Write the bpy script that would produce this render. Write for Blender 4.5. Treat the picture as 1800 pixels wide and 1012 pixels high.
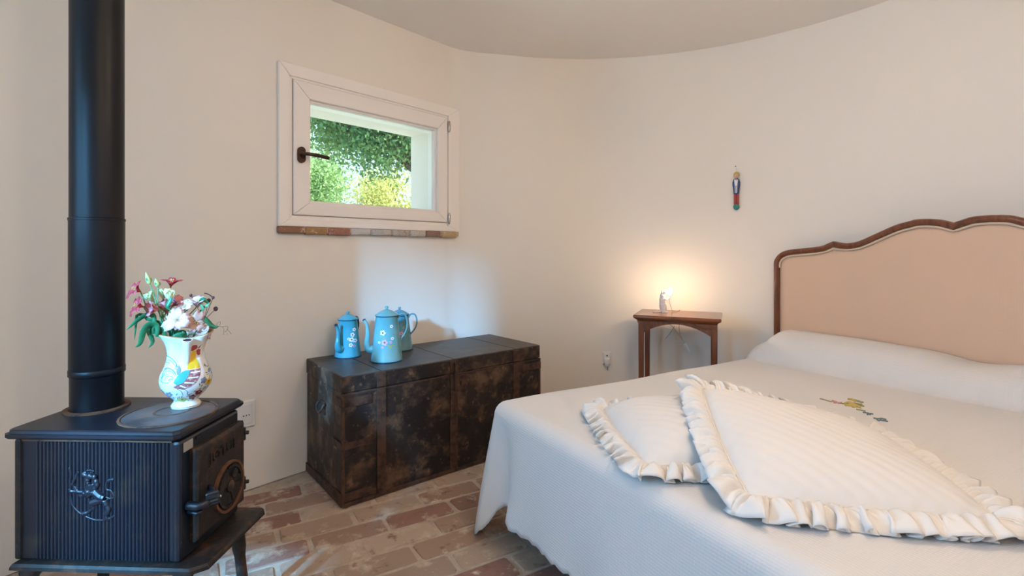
import bpy, bmesh, math, random
from mathutils import Vector, Matrix, noise
PI = math.pi
random.seed(7)
scene = bpy.context.scene
for o in list(bpy.data.objects): bpy.data.objects.remove(o)

# ------------------------------------------------------------------ camera
F, HZ, CAMH = 888.0, 437.0, 1.10
cam_d = bpy.data.cameras.new('camera'); cam = bpy.data.objects.new('camera', cam_d)
scene.collection.objects.link(cam)
cam.location = (0, 0, CAMH); cam.rotation_euler = (PI/2, 0, 0)
cam_d.sensor_width = 36.0; cam_d.lens = F/1800*36.0
cam_d.shift_y = -(506-HZ)/1800.0
cam_d.clip_start = 0.05; cam_d.clip_end = 300
scene.camera = cam
# ------------------------------------------------------------------ colour management
vs = scene.view_settings
vs.view_transform = 'Standard'; vs.look = 'None'; vs.gamma = 1.0
vs.use_curve_mapping = False
vs.exposure = 0.42
# ------------------------------------------------------------------ world, sun, daylight
world = bpy.data.worlds.new('world'); scene.world = world; world.use_nodes = True
wn = world.node_tree.nodes; wl = world.node_tree.links
bg = wn['Background']
sky = wn.new('ShaderNodeTexSky'); sky.sky_type = 'HOSEK_WILKIE'
sky.sun_direction = Vector((0.75, 0.25, 0.75)).normalized(); sky.turbidity = 3.0; sky.ground_albedo = 0.3
mixw = wn.new('ShaderNodeMixRGB'); mixw.inputs[0].default_value = 0.55
mixw.inputs[2].default_value = (0.80, 0.92, 1.0, 1)
wl.new(sky.outputs[0], mixw.inputs[1]); wl.new(mixw.outputs[0], bg.inputs['Color'])
bg.inputs['Strength'].default_value = 2.0
sun_d = bpy.data.lights.new('sun', 'SUN'); sun = bpy.data.objects.new('sun', sun_d); scene.collection.objects.link(sun)
sun_d.energy = 12.0; sun_d.color = (1.0, 0.93, 0.8); sun_d.angle = 0.01
sun.rotation_euler = Vector((-0.75, -0.12, -0.72)).to_track_quat('-Z', 'Y').to_euler()
sun.location = (8, 2, 8)
DOOR_A, DOOR_B = Vector((-1.74, -0.80, 0)), Vector((-1.51, -0.87, 0))       # added opening behind the camera, narrowed to trim the daylight beam
DOOR_H = 2.15
WIN_A, WIN_B = Vector((-2.12, -0.35, 0)), Vector((-2.14, 0.45, 0))           # side window, left of the camera
def area(name, loc, to, sx, sy, w, col):
    d = bpy.data.lights.new(name, 'AREA'); o = bpy.data.objects.new(name, d); scene.collection.objects.link(o)
    d.shape = 'RECTANGLE'; d.size = sx; d.size_y = sy; d.energy = w; d.color = col
    o.location = loc; o.rotation_euler = (Vector(to)-Vector(loc)).to_track_quat('-Z', 'Y').to_euler(); return o
# added lamp high outside the door, standing in for sky: the blue beam on stove, trunk and wall
area('door_beam_lamp', (-2.66, -4.5, 3.2), (-0.8, 2.4, 0.9), 0.28, 0.6, 1300, (0.16, 0.54, 1.0))
# soft daylight of the side window
area('window_daylight', (-2.48, 0.05, 1.45), (0.0, 0.35, 1.0), 0.78, 0.95, 46, (0.14, 0.52, 1.0))

# ------------------------------------------------------------------ helpers
def lin(r, g=None, b=None):
    if g is None: r, g, b = int(r[0:2], 16), int(r[2:4], 16), int(r[4:6], 16)
    c = lambda v: ((v/255)/12.92 if v/255 <= 0.04045 else (((v/255)+0.055)/1.055)**2.4)
    return (c(r), c(g), c(b), 1)
def link(o, parent=None):
    scene.collection.objects.link(o)
    if parent is not None: o.parent = parent
    return o
def mesh_obj(name, verts, faces, mat, parent=None, smooth=False, mats=None):
    me = bpy.data.meshes.new(name)
    me.from_pydata([tuple(v) for v in verts], [], faces); me.validate(); me.update()
    bm = bmesh.new(); bm.from_mesh(me); bmesh.ops.recalc_face_normals(bm, faces=bm.faces); bm.to_mesh(me); bm.free()
    me.materials.append(mat)
    if smooth:
        for p in me.polygons: p.use_smooth = True
    return link(bpy.data.objects.new(name, me), parent)
def tag(o, label, cat=None, group=None, kind=None):
    o['label'] = label
    if cat: o['category'] = cat
    if group: o['group'] = group
    if kind: o['kind'] = kind
    return o
def empty(name, loc=(0, 0, 0), rz=0.0):
    o = bpy.data.objects.new(name, None); o.empty_display_size = 0.05
    o.location = loc; o.rotation_euler = (0, 0, rz)
    return link(o)
class MB:
    """collects geometry for one mesh"""
    def __init__(s): s.v = []; s.f = []
    def add(s, v, f):
        n = len(s.v); s.v += [Vector(p) for p in v]; s.f += [tuple(i+n for i in q) for q in f]; return s
    def box(s, x0, x1, y0, y1, z0, z1, bev=0.0):
        if bev <= 0:
            v = [(x, y, z) for z in (z0, z1) for y in (y0, y1) for x in (x0, x1)]
            return s.add(v, [(0, 2, 3, 1), (4, 5, 7, 6), (0, 1, 5, 4), (2, 6, 7, 3), (0, 4, 6, 2), (1, 3, 7, 5)])
        bm = bmesh.new(); bmesh.ops.create_cube(bm, size=1)
        for q in bm.verts:
            q.co = Vector(((x0+x1)/2+q.co.x*(x1-x0), (y0+y1)/2+q.co.y*(y1-y0), (z0+z1)/2+q.co.z*(z1-z0)))
        bmesh.ops.bevel(bm, geom=bm.edges[:]+bm.verts[:], offset=bev, segments=2, affect='EDGES', profile=0.5)
        bm.verts.index_update()
        s.add([q.co.copy() for q in bm.verts], [tuple(w.index for w in fc.verts) for fc in bm.faces]); bm.free(); return s
    def tube(s, pts, r, n=8, cap=True, flat=None):
        """sweep a circle (or ellipse via flat=(a,b)) along pts; r number or list"""
        pts = [Vector(p) for p in pts]; m = len(pts)
        rr = r if isinstance(r, (list, tuple)) else [r]*m
        V = []; up = None
        for i, p in enumerate(pts):
            t = (pts[min(i+1, m-1)]-pts[max(i-1, 0)]).normalized()
            if up is None:
                a = Vector((0, 0, 1)) if abs(t.z) < 0.9 else Vector((1, 0, 0))
                up = (a - t*a.dot(t)).normalized()
            else:
                up = (up - t*up.dot(t)).normalized()
            sd = t.cross(up)
            fa, fb = flat if flat else (1, 1)
            for k in range(n):
                a = 2*PI*k/n
                V.append(p + (up*math.cos(a)*fa + sd*math.sin(a)*fb)*rr[i])
        Fc = [(i*n+k, i*n+(k+1) % n, (i+1)*n+(k+1) % n, (i+1)*n+k) for i in range(m-1) for k in range(n)]
        if cap: Fc += [tuple(range(n-1, -1, -1)), tuple((m-1)*n+k for k in range(n))]
        return s.add(V, Fc)
    def lathe(s, prof, n=32, c=(0, 0, 0), fn=None, axis=None):
        """prof = [(r,z)]"""
        V = []; m = len(prof); c = Vector(c)
        for r, z in prof:
            for k in range(n):
                a = 2*PI*k/n
                rr, zz = (r, z) if fn is None else fn(r, z, a)
                V.append(Vector((rr*math.cos(a), rr*math.sin(a), zz)))
        if axis is not None:
            q = Vector((0, 0, 1)).rotation_difference(Vector(axis)); V = [q @ v for v in V]
        V = [v+c for v in V]
        Fc = [(i*n+k, i*n+(k+1) % n, (i+1)*n+(k+1) % n, (i+1)*n+k) for i in range(m-1) for k in range(n)]
        if prof[0][0] > 1e-6: Fc.append(tuple(range(n-1, -1, -1)))
        if prof[-1][0] > 1e-6: Fc.append(tuple((m-1)*n+k for k in range(n)))
        return s.add(V, Fc)
    def ball(s, c, r, n=12, m=8):
        rx, ry, rz = r if isinstance(r, (tuple, list)) else (r, r, r); c = Vector(c); V = []
        for i in range(1, m):
            a = PI*i/m
            for k in range(n):
                b = 2*PI*k/n
                V.append(c+Vector((rx*math.sin(a)*math.cos(b), ry*math.sin(a)*math.sin(b), rz*math.cos(a))))
        V += [c+Vector((0, 0, rz)), c-Vector((0, 0, rz))]; T = len(V)-2
        Fc = [(i*n+k, (i+1)*n+k, (i+1)*n+(k+1) % n, i*n+(k+1) % n) for i in range(m-2) for k in range(n)]
        Fc += [(T, k, (k+1) % n) for k in range(n)] + [(T+1, (m-2)*n+(k+1) % n, (m-2)*n+k) for k in range(n)]
        return s.add(V, Fc)
    def prism(s, poly, fn, d0, d1):
        """polygon [(a,b)] mapped by fn(a,b,d), extruded from d0 to d1"""
        n = len(poly); V = [fn(a, b, d0) for a, b in poly]+[fn(a, b, d1) for a, b in poly]
        Fc = [tuple(range(n-1, -1, -1)), tuple(range(n, 2*n))]+[(i, (i+1) % n, n+(i+1) % n, n+i) for i in range(n)]
        return s.add(V, Fc)
    def xf(s, M):
        s.v = [M @ v for v in s.v]; return s
    def build(s, name, mat, parent=None, smooth=False, auto=None):
        o = mesh_obj(name, s.v, s.f, mat, parent, smooth or auto is not None)
        if auto is not None:
            o.data.set_sharp_from_angle(angle=math.radians(auto))
        return o
def bez(pts, n=24):
    """Catmull-Rom through pts"""
    P = [Vector(p) for p in pts]; P = [2*P[0]-P[1]]+P+[2*P[-1]-P[-2]]; out = []
    seg = len(P)-3; per = max(2, n//seg)
    for i in range(seg):
        a, b, c, d = P[i:i+4]
        for k in range(per):
            t = k/per
            out.append(0.5*((2*b)+(c-a)*t+(2*a-5*b+4*c-d)*t*t+(3*b-a-3*c+d)*t**3))
    out.append(P[-2].copy()); return out
def px_ray(x, y): return Vector(((x-900)/F, 1.0, (HZ-y)/F))
def at_z(x, y, z):
    r = px_ray(x, y); return Vector((0, 0, CAMH))+r*((z-CAMH)/r.z)

# ------------------------------------------------------------------ materials
MATS = {}
def mat(name, col, rough=0.6, metal=0.0, bump=None, spots=None, noise_col=None, coat=0.0, sheen=0.0, spec=0.5, emit=None, trans=None, rand=None):
    """noise_col=(colour,scale,lo,hi[,detail]) blended by noise; list allowed. bump=(kind,scale,strength,dist)"""
    m = bpy.data.materials.new(name); m.use_nodes = True; MATS[name] = m
    nt = m.node_tree; N = nt.nodes; Lk = nt.links; b = N['Principled BSDF']
    b.inputs['Roughness'].default_value = rough; b.inputs['Metallic'].default_value = metal
    b.inputs['Specular IOR Level'].default_value = spec
    b.inputs['Coat Weight'].default_value = coat; b.inputs['Sheen Weight'].default_value = sheen
    tc = N.new('ShaderNodeTexCoord')
    base = N.new('ShaderNodeRGB'); base.outputs[0].default_value = col; cur = base.outputs[0]
    if rand:
        oi = N.new('ShaderNodeObjectInfo'); rp = N.new('ShaderNodeValToRGB'); rp.color_ramp.interpolation = 'CONSTANT'
        while len(rp.color_ramp.elements) < len(rand): rp.color_ramp.elements.new(0.5)
        for i, (e, c) in enumerate(zip(rp.color_ramp.elements, rand)): e.position = i/len(rand); e.color = c
        Lk.new(oi.outputs['Random'], rp.inputs[0]); cur = rp.outputs[0]
    for i, nc in enumerate(noise_col or []):
        c2, sc, lo, hi = nc[:4]
        t = N.new('ShaderNodeTexNoise'); t.inputs['Scale'].default_value = sc; t.inputs['Detail'].default_value = nc[4] if len(nc) > 4 else 6
        t.inputs['Roughness'].default_value = 0.65
        mp = N.new('ShaderNodeMapping'); mp.inputs['Location'].default_value = (i*3.1, i*1.7, i*2.3)
        if len(nc) > 5: mp.inputs['Scale'].default_value = nc[5]
        Lk.new(tc.outputs['Object'], mp.inputs[0])
        if rand:
            va = N.new('ShaderNodeVectorMath'); va.operation = 'ADD'; Lk.new(mp.outputs[0], va.inputs[0])
            vm = N.new('ShaderNodeVectorMath'); vm.operation = 'SCALE'; vm.inputs[0].default_value = (31, 17, 23)
            Lk.new(oi.outputs['Random'], vm.inputs['Scale']); Lk.new(vm.outputs[0], va.inputs[1]); Lk.new(va.outputs[0], t.inputs['Vector'])
        else: Lk.new(mp.outputs[0], t.inputs['Vector'])
        mr = N.new('ShaderNodeMapRange'); mr.inputs[1].default_value = lo; mr.inputs[2].default_value = hi
        Lk.new(t.outputs['Fac'], mr.inputs[0])
        mx = N.new('ShaderNodeMixRGB'); Lk.new(mr.outputs[0], mx.inputs[0]); Lk.new(cur, mx.inputs[1]); mx.inputs[2].default_value = c2
        cur = mx.outputs[0]
    Lk.new(cur, b.inputs['Base Color'])
    if bump:
        kind, sc, st, dist = bump
        bp = N.new('ShaderNodeBump'); bp.inputs['Strength'].default_value = st; bp.inputs['Distance'].default_value = dist
        if kind == 'noise':
            t = N.new('ShaderNodeTexNoise'); t.inputs['Scale'].default_value = sc; t.inputs['Detail'].default_value = 8
            Lk.new(tc.outputs['Object'], t.inputs['Vector']); Lk.new(t.outputs['Fac'], bp.inputs['Height'])
        elif kind == 'weave':      # product of two wave sets: woven or waffle cloth
            src = tc.outputs['UV'] if len(bump) > 4 else tc.outputs['Object']
            ws = []
            for ax in ('X', 'Y') if kind else ():
                w = N.new('ShaderNodeTexWave'); w.wave_type = 'BANDS'; w.bands_direction = ax; w.inputs['Scale'].default_value = sc
                w.inputs['Distortion'].default_value = 0.6; w.inputs['Detail'].default_value = 1
                Lk.new(tc.outputs['UV'], w.inputs['Vector']); ws.append(w)
            ad = N.new('ShaderNodeMath'); ad.operation = 'ADD'; Lk.new(ws[0].outputs['Fac'], ad.inputs[0]); Lk.new(ws[1].outputs['Fac'], ad.inputs[1])
            Lk.new(ad.outputs[0], bp.inputs['Height'])
        elif kind == 'ribs':
            w = N.new('ShaderNodeTexWave'); w.wave_type = 'BANDS'; w.bands_direction = 'Z'; w.inputs['Scale'].default_value = sc
            Lk.new(tc.outputs['Object'], w.inputs['Vector']); Lk.new(w.outputs['Fac'], bp.inputs['Height'])
        Lk.new(bp.outputs[0], b.inputs['Normal'])
    if emit: b.inputs['Emission Color'].default_value = emit[0]; b.inputs['Emission Strength'].default_value = emit[1]
    if trans: b.inputs['Transmission Weight'].default_value = trans
    return m
M = {}
M['plaster'] = mat('wall_plaster', lin(241, 234, 224), 0.92, bump=('noise', 9, 0.06, 0.02), spec=0.2)
M['ceil'] = mat('ceiling_plaster', lin(244, 239, 232), 0.92, spec=0.2)
M['outer'] = mat('outer_render', lin(205, 203, 208), 0.9, spec=0.2)
M['mortar'] = mat('mortar', lin(198, 182, 164), 0.95, noise_col=[(lin(170, 152, 134), 14, 0.4, 0.7)], bump=('noise', 120, 0.4, 0.004), spec=0.2)
brick_cols = [lin(c) for c in ('a58a78', 'b09684', '9f8272', 'b39c88', 'ab9282', '997668', 'baa592', 'a78a76', 'a68f7e', '936e60')]
M['brick'] = mat('floor_brick', lin('a27c63'), 0.72, rand=brick_cols,
    noise_col=[(lin('c8b8a4'), 9, 0.53, 0.66, 10), (lin('7a5a4c'), 16, 0.58, 0.72, 8), (lin('d6cab8'), 13, 0.60, 0.70, 12)], bump=('noise', 38, 0.45, 0.006), spec=0.35)
M['sillbrick'] = mat('sill_brick', lin('a8866c'), 0.9, rand=[lin(c) for c in ('a57f62', 'b08b62', 'b3866f', 'c3b8ac', 'bdb2a8', 'b8aa9a', 'cbbfb0', '9d7f70', 'c1a685')],
    noise_col=[(lin('8a6a52'), 30, 0.55, 0.75), (lin('d8d0c4'), 22, 0.6, 0.75)], bump=('noise', 60, 0.6, 0.006), spec=0.2)
M['white_wood'] = mat('white_painted_wood', lin(247, 241, 236), 0.42, spec=0.4)
M['bronze'] = mat('bronze_handle', lin(70, 50, 42), 0.4, metal=0.7)
M['chrome'] = mat('chrome', lin(190, 190, 192), 0.25, metal=1.0)
M['iron'] = mat('cast_iron', lin(12, 19, 32), 0.40, noise_col=[(lin(52, 42, 36), 9, 0.55, 0.75), (lin(120, 74, 44), 22, 0.70, 0.80), (lin(170, 170, 175), 75, 0.735, 0.76)], bump=('noise', 110, 0.12, 0.002), spec=0.7)  # blue in the base colour stands in for daylight mirrored by the iron
M['iron_rust'] = mat('rusty_cast_iron', lin(34, 29, 27), 0.55, noise_col=[(lin(95, 58, 36), 16, 0.55, 0.72), (lin(58, 48, 42), 45, 0.5, 0.7)], bump=('noise', 90, 0.25, 0.003), spec=0.45)
M['rust'] = mat('rust', lin(110, 72, 48), 0.85, noise_col=[(lin(58, 42, 34), 30, 0.45, 0.65)], bump=('noise', 90, 0.4, 0.003))
M['cookplate'] = mat('worn_iron_plate', lin(92, 84, 84), 0.45, noise_col=[(lin(120, 92, 80), 14, 0.5, 0.7), (lin(64, 58, 60), 7, 0.5, 0.65)], bump=('noise', 80, 0.1, 0.002), spec=0.5)
M['flue'] = mat('black_flue_steel', lin(7, 11, 19), 0.42, noise_col=[(lin(60, 58, 60), 26, 0.73, 0.78)], spec=0.32)  # base tinted blue to paint in the daylight reflected on the pipe
M['sticker'] = mat('grey_sticker', lin(160, 158, 156), 0.4)
M['leather'] = mat('old_trunk_leather', lin(46, 37, 33), 0.55,
    noise_col=[(lin(104, 80, 62), 8, 0.47, 0.62, 14), (lin(30, 25, 24), 5, 0.50, 0.60, 12), (lin(128, 96, 72), 22, 0.58, 0.70, 14), (lin(196, 178, 160), 26, 0.69, 0.71, 10)], bump=('noise', 40, 0.35, 0.004), spec=0.4)
M['leather_top'] = mat('trunk_lid_leather', lin(66, 60, 58), 0.42,
    noise_col=[(lin(88, 76, 68), 5, 0.48, 0.68, 8), (lin(48, 40, 37), 8, 0.55, 0.7, 6), (lin(170, 150, 130), 30, 0.74, 0.76, 8)], bump=('noise', 30, 0.2, 0.003), spec=0.45)
M['strap'] = mat('rusty_iron_strap', lin(84, 60, 48), 0.6, metal=0.2, noise_col=[(lin(44, 32, 28), 20, 0.45, 0.65), (lin(118, 78, 54), 30, 0.62, 0.75)], bump=('noise', 70, 0.3, 0.003))
M['black'] = mat('black', lin(14, 13, 13), 0.7)
M['enamel'] = mat('blue_enamel', lin(58, 152, 172), 0.16, coat=0.4, noise_col=[(lin(78, 160, 174), 12, 0.45, 0.7), (lin(60, 70, 78), 40, 0.72, 0.745)], spec=0.6)
M['enamel2'] = mat('pale_blue_enamel', lin(98, 160, 166), 0.2, coat=0.4, noise_col=[(lin(124, 164, 158), 8, 0.45, 0.7), (lin(70, 76, 78), 40, 0.715, 0.74)], spec=0.6)
M['enamel3'] = mat('grey_blue_enamel', lin(78, 140, 158), 0.2, coat=0.4, noise_col=[(lin(98, 140, 146), 8, 0.45, 0.7)], spec=0.6)
M['enamel_dark'] = mat('dark_enamel_rim', lin(32, 62, 88), 0.3, noise_col=[(lin(22, 24, 30), 60, 0.5, 0.6)])
M['ceramic'] = mat('white_ceramic', lin(226, 223, 216), 0.12, coat=0.5, spec=0.5)
def flat(name, hexc, rough=0.5, nc=None, **k):
    M[name] = mat(name, lin(hexc), rough, noise_col=nc, **k); return M[name]
flat('gold_rim', 'b98a52', 0.3); flat('paint_yellow', 'e0b020', 0.25); flat('paint_red', 'a8423e', 0.25); flat('paint_maroon', '93565a', 0.25, [(lin('c9a49e'), 90, 0.5, 0.6)])
flat('paint_teal', '3c9a94', 0.25); flat('paint_blue', '5a8fc4', 0.25); flat('paint_paleblue', '9cc3da', 0.25); flat('paint_paleyellow', 'e6d88e', 0.25); flat('paint_slate', '7a87a5', 0.25)
flat('paint_darkred', '8c3036', 0.25); flat('paint_green', '3d7466', 0.25); flat('paint_dark', '4c3034', 0.3); flat('paint_pink', 'd8a0c0', 0.3); flat('paint_white', 'e8e4e6', 0.3); flat('paint_olive', 'a8a040', 0.3)
flat('petal_red', 'c2434c', 0.5, [(lin('962c3a'), 40, 0.5, 0.7)]); flat('petal_rose', 'd28488', 0.55, [(lin('bc6470'), 40, 0.5, 0.7)]); flat('petal_pink', 'e8ccd0', 0.55, [(lin('d8b0b8'), 40, 0.5, 0.75)])
flat('petal_cream', 'e6ecc0', 0.55, [(lin('cbdc98'), 30, 0.5, 0.7)]); flat('petal_dusty', 'c9a294', 0.55, [(lin('a87c70'), 40, 0.5, 0.7)]); flat('bud_green', 'c0cc84', 0.5)
flat('leaf_green', '1f6b45', 0.4, [(lin('2f8a5c'), 20, 0.45, 0.7)]); flat('stem_green', '5e9468', 0.5); flat('dark_bud', '4e2a30', 0.5); flat('twig', '7a6a4c', 0.6); flat('stamen', 'd8b860', 0.5)
M['walnut'] = mat('walnut', lin(126, 70, 40), 0.32, noise_col=[(lin(78, 42, 24), 6, 0.42, 0.66, 6, (9, 9, 0.8)), (lin(134, 84, 52), 10, 0.55, 0.75, 5, (8, 8, 1))], coat=0.25, spec=0.5)
M['walnut_top'] = mat('polished_walnut', lin(150, 88, 54), 0.22, noise_col=[(lin(104, 58, 34), 5, 0.42, 0.66, 6, (1, 10, 1))], coat=0.35, spec=0.5)
M['linen'] = mat('beige_linen', lin(228, 196, 170), 0.9, bump=('weave', 150, 0.35, 0.002), sheen=0.2, spec=0.15)
M['gimp'] = mat('pale_trim_braid', lin(218, 196, 174), 0.8, spec=0.2)
M['spread'] = mat('white_waffle_cotton', lin(224, 221, 218), 0.88, bump=('weave', 36, 0.14, 0.004), sheen=0.15, spec=0.15)
M['cushion'] = mat('white_quilted_cotton', lin(232, 229, 225), 0.88, bump=('weave', 10, 0.17, 0.006), sheen=0.15, spec=0.15)
M['ruffle'] = mat('white_ruffle_cotton', lin(236, 233, 229), 0.88, bump=('noise', 60, 0.25, 0.006), sheen=0.15, spec=0.15)
M['resin'] = mat('white_resin', lin(235, 232, 228), 0.45)
M['plastic'] = mat('white_plastic', lin(232, 230, 226), 0.35)
M['cord'] = mat('grey_cord', lin(190, 184, 176), 0.6)
M['bulb'] = mat('lit_bulb', (1, 1, 1, 1), 0.3, emit=((1.0, 0.70, 0.44, 1), 240))
M['globe'] = mat('lit_globe', (1, 1, 1, 1), 0.3, emit=((1.0, 0.74, 0.51, 1), 39))
M['mattress'] = mat('mattress_ticking', lin(225, 222, 216), 0.9)
flat('thread_yellow', 'ccb268', 0.8); flat('thread_green', '9c9868', 0.8); flat('thread_pink', 'cc9a94', 0.8); flat('thread_blue', '74848c', 0.8)
flat('orn_yellow', 'c8a858', 0.3); flat('orn_face', 'd8b8a4', 0.3); flat('orn_blue', '3c4a72', 0.25); flat('orn_red', 'b04a48', 0.25); flat('orn_green', '2c8478', 0.2, [(lin('2f5c8c'), 60, 0.5, 0.6)])
M['grass'] = mat('pale_gravel', lin(190, 184, 172), 0.9, noise_col=[(lin(150, 150, 120), 2, 0.45, 0.65)])
M['bark'] = mat('bark', lin(82, 68, 56), 0.9, noise_col=[(lin(50, 42, 36), 9, 0.45, 0.6)], bump=('noise', 18, 0.6, 0.02))
def leaf_mat(name, cols):
    m = mat(name, cols[0], 0.55, spec=0.3); nt = m.node_tree; N = nt.nodes; Lk = nt.links; b = N['Principled BSDF']
    t = N.new('ShaderNodeTexNoise'); t.inputs['Scale'].default_value = 3.0; t.inputs['Detail'].default_value = 3
    g = N.new('ShaderNodeNewGeometry')
    ad = N.new('ShaderNodeMath'); ad.operation = 'ADD'; ad.inputs[1].default_value = -0.02
    mu = N.new('ShaderNodeMath'); mu.operation = 'MULTIPLY_ADD'; mu.inputs[1].default_value = 0.6
    Lk.new(g.outputs['Random Per Island'], mu.inputs[0]); Lk.new(t.outputs['Fac'], mu.inputs[2])
    mr = N.new('ShaderNodeMapRange'); mr.inputs[1].default_value = 0.4; mr.inputs[2].default_value = 1.2; Lk.new(mu.outputs[0], mr.inputs[0])
    rp = N.new('ShaderNodeValToRGB')
    while len(rp.color_ramp.elements) < len(cols): rp.color_ramp.elements.new(0.5)
    for i, (e, c) in enumerate(zip(rp.color_ramp.elements, cols)): e.position = i/(len(cols)-1); e.color = c
    Lk.new(mr.outputs[0], rp.inputs[0]); Lk.new(rp.outputs[0], b.inputs['Base Color'])
    tr = N.new('ShaderNodeBsdfTranslucent'); Lk.new(rp.outputs[0], tr.inputs['Color'])
    mx = N.new('ShaderNodeMixShader'); mx.inputs[0].default_value = 0.4
    Lk.new(b.outputs[0], mx.inputs[1]); Lk.new(tr.outputs[0], mx.inputs[2]); Lk.new(mx.outputs[0], N['Material Output'].inputs['Surface'])
    M[name] = m
leaf_mat('leaf_oak', [lin('50744c'), lin('6f9458'), lin('a8bc7c')])
leaf_mat('leaf_gold', [lin('b0b468'), lin('d0cc80'), lin('e8e4a8')])
leaf_mat('leaf_light', [lin('90b070'), lin('acc888'), lin('d0e0a8')])
def glass_mat():
    m = bpy.data.materials.new('window_glass'); m.use_nodes = True; N = m.node_tree.nodes; Lk = m.node_tree.links
    for n in list(N):
        if n.type == 'BSDF_PRINCIPLED': N.remove(n)
    t = N.new('ShaderNodeBsdfTransparent'); t.inputs[0].default_value = (0.86, 0.95, 0.98, 1)
    g = N.new('ShaderNodeBsdfGlossy'); g.inputs['Roughness'].default_value = 0.02
    fr = N.new('ShaderNodeFresnel'); fr.inputs[0].default_value = 1.35
    mx = N.new('ShaderNodeMixShader'); Lk.new(fr.outputs[0], mx.inputs[0]); Lk.new(t.outputs[0], mx.inputs[1]); Lk.new(g.outputs[0], mx.inputs[2])
    Lk.new(mx.outputs[0], N['Material Output'].inputs['Surface']); return m
M['glass'] = glass_mat()

# ================================================================== SETTING
CEIL = 2.38; TH = 0.30
WD = Vector((0.669, 0.743, 0)).normalized(); WN = Vector((WD.y, -WD.x, 0))      # left wall direction, normal into the room
WP0 = WN*(-2.437)
def wl_pt(s, z, d=0.0):            # point on the left wall: s along it, d into the room
    return WP0+WD*s+WN*d+Vector((0, 0, z))
def px_wl(x, y, d=0.0):            # pixel -> (s,z) on the left wall plane
    r = px_ray(x, y); t = (-2.437+d)/r.dot(WN); p = r*t
    return (p-WP0).dot(WD), p.z+CAMH
CC, RR = Vector((0.469, 1.659, 0)), 1.752
S1 = 2.10                                                # straight part ends, round wall begins
HS0, HS1, HZ0, HZ1 = 1.15, 2.04, 1.30, 1.84               # window opening
pe = wl_pt(S1, 0); a0 = math.atan2(pe.y-CC.y, pe.x-CC.x)
a1 = math.atan2(2.601-CC.y, 1.939-CC.x)
far = [wl_pt(S1-0.001, 0)]
aj = a0+(a1-a0)*0.17
pj = CC+Vector((math.cos(aj), math.sin(aj), 0))*RR; tj = Vector((math.sin(aj), -math.cos(aj), 0)); hl = (pj-pe).length
for k in range(1, 17):                      # the flat wall eases into the round one
    t = k/16
    far.append(pe*(2*t**3-3*t*t+1)+WD*hl*(t**3-2*t*t+t)+pj*(3*t*t-2*t**3)+tj*hl*(t**3-t*t))
for k in range(1, 41):
    a = aj+(a1-aj)*k/40
    far.append(CC+Vector((math.cos(a), math.sin(a), 0))*RR)
right = bez([far[-1], (2.26, 2.20, 0), (2.52, 1.75, 0), (2.70, 1.25, 0), (2.72, 0.65, 0), (2.5, 0.05, 0), (2.1, -0.45, 0)], 48)
rear = bez([right[-1], (1.5, -0.85, 0), (0.8, -1.05, 0), (0.0, -1.14, 0), (-0.8, -1.08, 0), DOOR_B], 40)
leftb = bez([DOOR_A, (-1.97, -0.66, 0), WIN_A], 12)
leftc = bez([WIN_B, (-2.08, 0.90, 0), (-1.90, 1.36, 0), wl_pt(0.35, 0), wl_pt(0.7, 0), wl_pt(1.0, 0)], 40)
def strip_wall(name, line, z0=0.0, z1=CEIL, out=None):
    n = len(line); nor = []
    for i in range(n):
        t = (line[min(i+1, n-1)]-line[max(i-1, 0)]).normalized(); nor.append(Vector((-t.y, t.x, 0)))
    V = []
    for p, q in zip(line, nor):
        for zz, dd in ((z0, 0), (z1, 0), (z1, TH), (z0, TH)): V.append(p+q*dd+Vector((0, 0, zz)))
    Fc = []
    for i in range(n-1):
        for k in range(4): Fc.append((i*4+k, (i+1)*4+k, (i+1)*4+(k+1) % 4, i*4+(k+1) % 4))
    Fc += [(0, 1, 2, 3), tuple((n-1)*4+k for k in (3, 2, 1, 0))]
    o = mesh_obj(name, V, Fc, M['plaster'], None, True); o.data.set_sharp_from_angle(angle=0.7); o['kind'] = 'structure'; return o
# the lines run clockwise seen from above, so the outside lies to the left of the direction of travel
tag(strip_wall('wall_far', far), 'curved cream plaster wall behind trunk and bedside table')
tag(strip_wall('wall_right', right), 'curved cream plaster wall behind the headboard')
tag(strip_wall('wall_rear', rear), 'cream plaster wall beside the door')
tag(strip_wall('wall_side', leftc), 'cream plaster wall behind the iron stove')
tag(strip_wall('wall_side_end', leftb), 'cream plaster wall between side window and door')
tag(strip_wall('wall_side_below', [WIN_A, WIN_B], 0, 0.95), 'cream plaster wall below the side window'); tag(strip_wall('wall_side_above', [WIN_A, WIN_B], 1.95, CEIL), 'cream plaster wall above the side window')
lint = strip_wall('wall_lintel', [DOOR_B, DOOR_A], DOOR_H, CEIL); tag(lint, 'cream plaster wall above the door opening')
# left wall with window opening
mb = MB()
ss = [1.0, HS0, HS1, S1]; zz = [0, HZ0, HZ1, CEIL]
for d in (0.0, -TH):
    for i in range(3):
        for j in range(3):
            if i == 1 and j == 1: continue
            mb.add([wl_pt(ss[i], zz[j], d), wl_pt(ss[i+1], zz[j], d), wl_pt(ss[i+1], zz[j+1], d), wl_pt(ss[i], zz[j+1], d)], [(0, 1, 2, 3)])
for (sa, za, sb, zb) in ((HS0, HZ0, HS1, HZ0), (HS1, HZ0, HS1, HZ1), (HS1, HZ1, HS0, HZ1), (HS0, HZ1, HS0, HZ0), (1.0, 0, 1.0, CEIL), (S1, 0, S1, CEIL), (1.0, CEIL, S1, CEIL), (1.0, 0, S1, 0)):
    mb.add([wl_pt(sa, za), wl_pt(sb, zb), wl_pt(sb, zb, -TH), wl_pt(sa, za, -TH)], [(0, 1, 2, 3)])
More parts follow.
